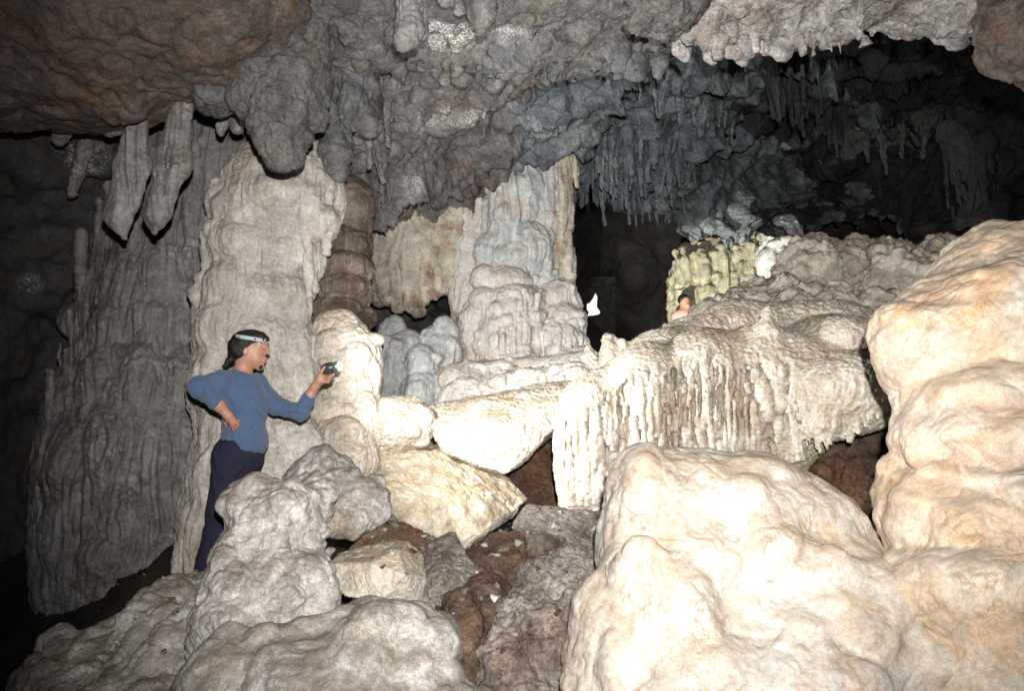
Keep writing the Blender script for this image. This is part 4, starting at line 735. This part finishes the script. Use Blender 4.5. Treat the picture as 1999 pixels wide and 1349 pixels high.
row(20, 1110, 1330, 345, 402, 8, -16, 8, .35, .65, 'short stalactite on the lip of the arch over the dark passage', 'stalactites on the lip of the passage arch', PB)
row(26, 900, 1100, 345, 345, 6, -20, 34, .22, .45, 'small drip at the top of the central columns', 'drips where the central columns meet the roof', PW)
row(24, 740, 890, 362, 372, 5, -6, 14, .16, .34, 'small dark drip along the lower edge of the brown wall', 'drips along the edge of the brown wall', PW)
row(14, 660, 760, 190, 250, 10, -60, 60, .25, .5, 'dark knob on the brown wall beside the grey pendant', 'dark knobs on the brown wall', PW)
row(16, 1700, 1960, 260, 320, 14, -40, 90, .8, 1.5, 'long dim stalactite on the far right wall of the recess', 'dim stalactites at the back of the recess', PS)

for kit in (PB, PS, PW):
    for o, was_used in kit:
        if not was_used: bpy.data.objects.remove(o)

# ================================================================== PEOPLE
PD = 5.6
def pp(px, py, dz=0): return P(px, py, PD + dz)
def limb(F, chain, k=.03, grow=0.0):
    for (a, ra), (b, rb) in zip(chain[:-1], chain[1:]): F.cap_w(pp(*a), pp(*b), ra + grow, rb + grow, k)
person = empty('person', pp(405, 1128))
tag(person, 'person in blue sweater and navy trousers, one hand on hip, holding out a lit flash', 'person')
near_arm = [((430, 748, -.15), .058), ((388, 755, -.23), .049), ((426, 790, -.24), .038), ((446, 812, -.21), .028)]
far_arm = [((503, 752, .15), .055), ((540, 792, .13), .048), ((587, 806, .06), .043), ((603, 775, .02), .036), ((614, 755, .0), .027)]
# body: one skin surface from head to hands and feet
f = Field(.0055)
f.e(486, 682, PD, 30, 32, .074, .03); f.e(500, 700, PD, 18, 19, .056, .03); f.e(508, 672, PD, 15, 20, .062, .02)
f.cap_w(pp(510, 716), pp(506, 717), .020, .022, .02)                                        # chin
f.cap_w(pp(519, 676), pp(525, 687), .007, .011, .012); f.ell_w(pp(522, 690), (.012, .016, .008), .01)   # nose
f.cap_w(pp(516, 668, -.03), pp(518, 668, .03), .011, .011, .015)                           # brow
f.cap_w(pp(517, 700, -.018), pp(519, 700, .018), .009, .009, .008); f.cap_w(pp(516, 706, -.016), pp(517, 706, .016), .008, .008, .008)
f.ell_w(pp(517, 678, -.033), (.012, .012, .009), .008, sub=True)
f.ell_w(pp(479, 685, -.074), (.017, .010, .028), .008); f.ell_w(pp(480, 685, -.086), (.009, .006, .016), .006, sub=True)   # ear
limb(f, [((480, 700), .060), ((470, 735), .058), ((464, 752), .075)])
f.e(466, 775, PD, 46, 44, .135, .06); f.e(474, 832, PD, 38, 42, .115, .06); f.e(466, 885, PD, 42, 40, .135, .06)
limb(f, near_arm); limb(f, far_arm)
# near hand on the hip: palm, four fingers round the waist, thumb behind
f.cap_w(pp(446, 812, -.22), pp(455, 824, -.195), .030, .028, .02)
for j, (x, y) in enumerate([(464, 823), (463, 829), (460, 834), (455, 838)]):
    b = pp(457 - j * 1.5, 821 + j * 3.4, -.20); m_ = pp(x, y, -.185 + .004 * j); f.cap_w(b, m_, .0105, .010, .006); f.cap_w(m_, pp(x + 5 - j, y + 4, -.155), .010, .008, .005)
f.cap_w(pp(448, 818, -.205), pp(440, 826, -.185), .012, .010, .008); f.cap_w(pp(440, 826, -.185), pp(441, 833, -.165), .010, .008, .005)
# far hand gripping the flash
f.cap_w(pp(614, 755, 0), pp(624, 742, -.01), .026, .030, .02); f.cap_w(pp(624, 742, -.01), pp(632, 737, -.012), .030, .025, .02)
for j, (dx, dy) in enumerate([(0, 0), (-2, 4), (-3, 8), (-5, 11)]):
    a = pp(633 + dx, 735 + dy, -.02 - .004 * j); b = pp(644 + dx, 735 + dy, -.050 + .006 * j); c = pp(652 + dx, 731 + dy, -.030 + .01 * j)
    f.cap_w(a, b, .0105, .010, .005); f.cap_w(b, c, .010, .008, .004)
f.cap_w(pp(622, 738, -.025), pp(628, 725, -.038), .013, .011, .008); f.cap_w(pp(628, 725, -.038), pp(634, 716, -.040), .011, .009, .005)
legs = [[((452, 892, -.085), .098), ((432, 1000, -.09), .066), ((404, 1105, -.07), .045)], [((478, 895, .085), .095), ((458, 1005, .09), .064), ((430, 1112, .10), .045)]]
for lg in legs: limb(f, lg, .04)
f.cap_w(pp(404, 1118, -.07), pp(432, 1126, -.09), .040, .032, .03); f.cap_w(pp(430, 1122, .10), pp(458, 1130, .09), .040, .032, .03)
f.build('body', M['skin'], None, person)
f = Field(.006)
f.e(466, 772, PD, 46, 45, .148, .06); f.e(476, 828, PD, 39, 42, .128, .06); f.e(475, 856, PD, 41, 24, .158, .05); f.e(487, 790, PD, 34, 40, .13, .05); f.e(495, 855, PD, 20, 30, .10, .05); f.e(490, 870, PD, 27, 22, .155, .04)
f.cap_w(pp(430, 745, -.15), pp(500, 750, .14), .072, .066, .05); f.cap_w(pp(468, 742), pp(464, 752), .075, .08, .04)
limb(f, [near_arm[0], near_arm[1], ((422, 786, -.24), .041)], .03, .009)
limb(f, [far_arm[0], far_arm[1], far_arm[2], ((602, 776, .02), .034)], .03, .007)
for g in [((445, 800, -.06), (470, 806, -.13)), ((450, 850, -.13), (495, 838, -.11)), ((490, 780, -.12), (515, 812, -.08)), ((398, 748, -.27), (402, 765, -.28)), ((408, 752, -.27), (408, 770, -.285)), ((572, 795, .02), (586, 788, .04)), ((566, 800, .0), (584, 800, .0))]: f.cap_w(pp(*g[0]), pp(*g[1]), .010, .008, .02)
f.ell_w(pp(478, 722), (.062, .066, .06), .01, sub=True)
f.build('sweater', M['sweater'], dict(lump=(.005, 12), fold=(.008, 12), fine=(.0012, 60)), person)
f = Field(.007)
f.e(464, 894, PD, 47, 38, .148, .05); f.cap_w(pp(468, 876, -.04), pp(474, 876, .04), .115, .115, .06)
for lg in legs: limb(f, [lg[0], lg[1], (lg[2][0], .052)], .05, .016)
for g in [((440, 930, -.18), (470, 915, -.16)), ((420, 1000, -.17), (440, 1010, -.16)), ((400, 1080, -.12), (415, 1092, -.12))]: f.cap_w(pp(*g[0]), pp(*g[1]), .012, .008, .025)
f.build('trousers', M['jeans'], dict(lump=(.005, 9), fold=(.007, 10), fine=(.001, 50)), person)
for (a, b) in [((402, 1116, -.07), (434, 1126, -.09)), ((428, 1120, .10), (460, 1130, .09))]:
    f = Field(.007); f.cap_w(pp(*a), pp(*b), .052, .042, .03); f.build('shoe', M['shoe'], None, person)
f = Field(.005)
f.e(480, 676, PD, 33, 31, .086, .02); f.e(471, 682, PD, 21, 25, .083, .03); f.e(502, 664, PD, 22.5, 17, .079, .02); f.e(490, 662, PD, 28, 18, .082, .02)
f.e(512, 698, PD, 33, 31, .16, .008, sub=True); f.ell_w(pp(480, 690, -.09), (.024, .03, .036), .008, sub=True)
f.cap_w(pp(460, 690), pp(450, 702, -.02), .030, .022, .02); f.cap_w(pp(450, 702, -.02), pp(438, 716, -.03), .024, .012, .015)
hair = f.build('hair', M['hair'], dict(lump=(.005, 22), flute=(.003, 60, .2)), person)
f = Field(.004)
f.cap_w(pp(509, 716, -.016), pp(506, 719, .016), .014, .014, .01); f.cap_w(pp(510, 713, 0), pp(506, 720, 0), .012, .013, .01); f.build('beard', M['hair'], dict(fine=(.002, 90)), person)
f = Field(.003); f.cap_w(pp(509, 668.5, -.058), pp(517, 667, -.040), .005, .0045, .003); f.build('eyebrow', M['hair'], None, person)
f = Field(.003); f.ell_w(pp(515.0, 676, -.035), (.008, .008, .0045), .002); ey = f.build('eye', M['eye'], None, person)
f = Field(.002); f.ell_w(pp(516.2, 676, -.040), (.006, .006, .005), .002); f.build('iris', M['iris'], None, ey)
f = Field(.003); f.cap_w(pp(519.5, 699.5, -.014), pp(520.5, 699.5, .012), .0055, .0055, .003); f.cap_w(pp(518.5, 704.5, -.013), pp(519, 704.5, .012), .0055, .0055, .003); f.build('lips', M['lips'], None, person)
# head torch worn on the brow: strap > lamp > lens
def ring_band(c, rx, ry, h, th, tilt, n=48):
    Mx = Matrix.Rotation(tilt, 3, 'Y'); V = []; F = []
    for k in range(n):
        a = 2 * math.pi * k / n
        for (r, z) in ((0, -h), (0, h), (th, h), (th, -h)):
            v = Mx @ Vector(((rx + r) * math.cos(a), (ry + r) * math.sin(a), z)); V.append(np.array(c) + np.array(v))
    for k in range(n):
        for j in range(4): F.append([4 * k + j, 4 * ((k + 1) % n) + j, 4 * ((k + 1) % n) + (j + 1) % 4, 4 * k + (j + 1) % 4])
    return np.array(V), F
V, F = ring_band(pp(491, 662), .112, .0885, .0125, .004, R(9)); strap = mesh_object('head_strap', V, F, M['strap'], person)
f = Field(.003); f.cap_w(pp(526, 664, -.016), pp(527, 674, -.016), .017, .015, .01); f.cap_w(pp(526, 664, .015), pp(527, 674, .015), .017, .015, .01); f.build('lamp_housing', M['plastic'], None, strap)
f = Field(.003); f.ell_w(pp(531, 667, -.020), (.009, .014, .012), .003); f.build('lamp_lens', M['led'], None, strap)
V, F = ring_band(pp(476.5, 658.6, 0), .006, .0, .013, .002, 0, 8)
f = Field(.003); f.cap_w(pp(474, 655, -.087), pp(473, 663, -.089), .005, .005, .003); f.build('strap_buckle', M['plastic'], None, strap)

# hand held flash unit
flash = empty('handheld_flash_unit', pp(640, 730)); tag(flash, 'dark rounded hand flash, lit, gripped in the outstretched hand', 'flash unit')
f = Field(.004); f.ell_w(pp(643, 718, -.01), (.056, .038, .036), .02, Matrix.Rotation(R(-6), 4, 'Y')); f.cap_w(pp(644, 726, -.01), pp(645, 739, -.01), .021, .020, .02); f.build('flash_body', M['plastic'], None, flash)
f = Field(.004); f.cap_w(pp(653, 716, -.01), pp(656, 716, -.01), .033, .036, .01); f.build('reflector', M['chrome'], None, flash)
f = Field(.003); f.ell_w(pp(663, 715, -.03), (.012, .018, .026), .003); f.build('flash_lens', M['lens'], None, flash)

# second person, far away behind the ridge
p2 = empty('person', P(1340, 690, 13.5)); tag(p2, 'tiny distant person in a pale pink shirt in front of the yellow lit wall', 'person')
def q2(px, py, dz=0): return P(px, py, 13.5 + dz)
f = Field(.014)
f.ell_w(q2(1337, 590), (.085, .095, .115), .03); f.ell_w(q2(1341, 596, -.05), (.05, .06, .06), .02); f.cap_w(q2(1341, 592, -.09), q2(1342, 594, -.11), .012, .014, .01)
f.cap_w(q2(1337, 598), q2(1337, 612), .055, .06, .04); f.cap_w(q2(1322, 618), q2(1352, 618), .075, .075, .05); f.cap_w(q2(1336, 620), q2(1334, 668), .15, .14, .08)
f.cap_w(q2(1322, 618), q2(1314, 648, -.08), .05, .04, .03); f.cap_w(q2(1314, 648, -.08), q2(1326, 664, -.22), .04, .03, .03); f.cap_w(q2(1352, 618), q2(1360, 648, -.06), .05, .04, .03); f.cap_w(q2(1360, 648, -.06), q2(1350, 668, -.2), .04, .03, .03)
for x in (1326, 1344): f.cap_w(q2(x, 668), q2(x, 690, -.12), .085, .07, .05); f.cap_w(q2(x, 690, -.12), q2(x - 2, 735), .065, .045, .05)
f.build('body', M['skin'], None, p2)
f = Field(.014); f.ell_w(q2(1335, 585, .02), (.10, .10, .095), .02); f.ell_w(q2(1341, 596, -.1), (.08, .09, .085), .01, sub=True); f.build('hair', M['hair'], None, p2)
f = Field(.014); f.cap_w(q2(1322, 619), q2(1352, 619), .092, .092, .05); f.cap_w(q2(1336, 622), q2(1334, 664), .165, .155, .08); f.cap_w(q2(1322, 620), q2(1315, 640, -.06), .066, .06, .03); f.cap_w(q2(1352, 620), q2(1359, 640, -.05), .066, .06, .03); f.build('shirt', M['shirt'], None, p2)
f = Field(.018); f.cap_w(q2(1326, 668), q2(1344, 668), .15, .15, .05)
for x in (1326, 1344): f.cap_w(q2(x, 670), q2(x, 690, -.12), .10, .085, .05); f.cap_w(q2(x, 690, -.12), q2(x - 2, 728), .08, .06, .05)
f.build('trousers', M['jeans'], None, p2)

# ================================================================== LOOSE STONES lying in the hollows between the rocks
bpy.context.view_layer.update(); dg = bpy.context.evaluated_depsgraph_get()
kinds = []
for j in range(4):
    bm = bmesh.new(); rj = random.Random(300 + j)
    for _ in range(16): v = Vector((rj.gauss(0, 1), rj.gauss(0, 1), rj.gauss(0, 1))).normalized(); bm.verts.new((v.x * rj.uniform(.8, 1.2), v.y * rj.uniform(.7, 1.1), v.z * rj.uniform(.45, .75)))
    h = bmesh.ops.convex_hull(bm, input=bm.verts)
    for v in [v for v in bm.verts if not v.link_faces]: bm.verts.remove(v)
    bmesh.ops.bevel(bm, geom=bm.edges[:], offset=.06, segments=1, affect='EDGES')
    me = bpy.data.meshes.new('stone'); bm.to_mesh(me); bm.free(); me.materials.append([M['dirty'], M['brown'], M['stump'], M['dirty']][j]); kinds.append(me)
rs = random.Random(77); n = 0; spots = [(640, 1180, 1000, 1330)] * 4 + [(120, 460, 1120, 1345)] * 2 + [(690, 1000, 820, 1060)]
spot_list = []
for _ in range(2500):
    if n >= 90: break
    b = rs.choice(spots); px, py = rs.uniform(b[0], b[1]), rs.uniform(b[2], b[3]); d = P(px, py, 1.0) - CAM
    hit, loc, nor, _i, ob, _m = scene.ray_cast(dg, Vector(CAM), Vector(d).normalized())
    if not hit or nor.z < .55 or ob.name.split('.')[0] not in ('boulder', 'brown_rock', 'rock_outcrop', 'cave_floor', 'rock_slope') or (ob.name.startswith('rock_slope') and rs.random() < .6): continue
    spot_list.append((loc, rs.choice([.010, .012, .014, .018, .022, .028, .036]))); n += 1
for loc, r in spot_list:
    o = bpy.data.objects.new('stone', rs.choice(kinds)); COL.objects.link(o); o.location = loc + Vector((0, 0, r * .25)); o.scale = (r, r, r); o.rotation_euler = (rs.uniform(-.3, .3), rs.uniform(-.3, .3), rs.uniform(0, 6.3))
    tag(o, 'small broken stone lying loose on the rocks in the foreground', 'stone', 'loose stones on the foreground rocks')
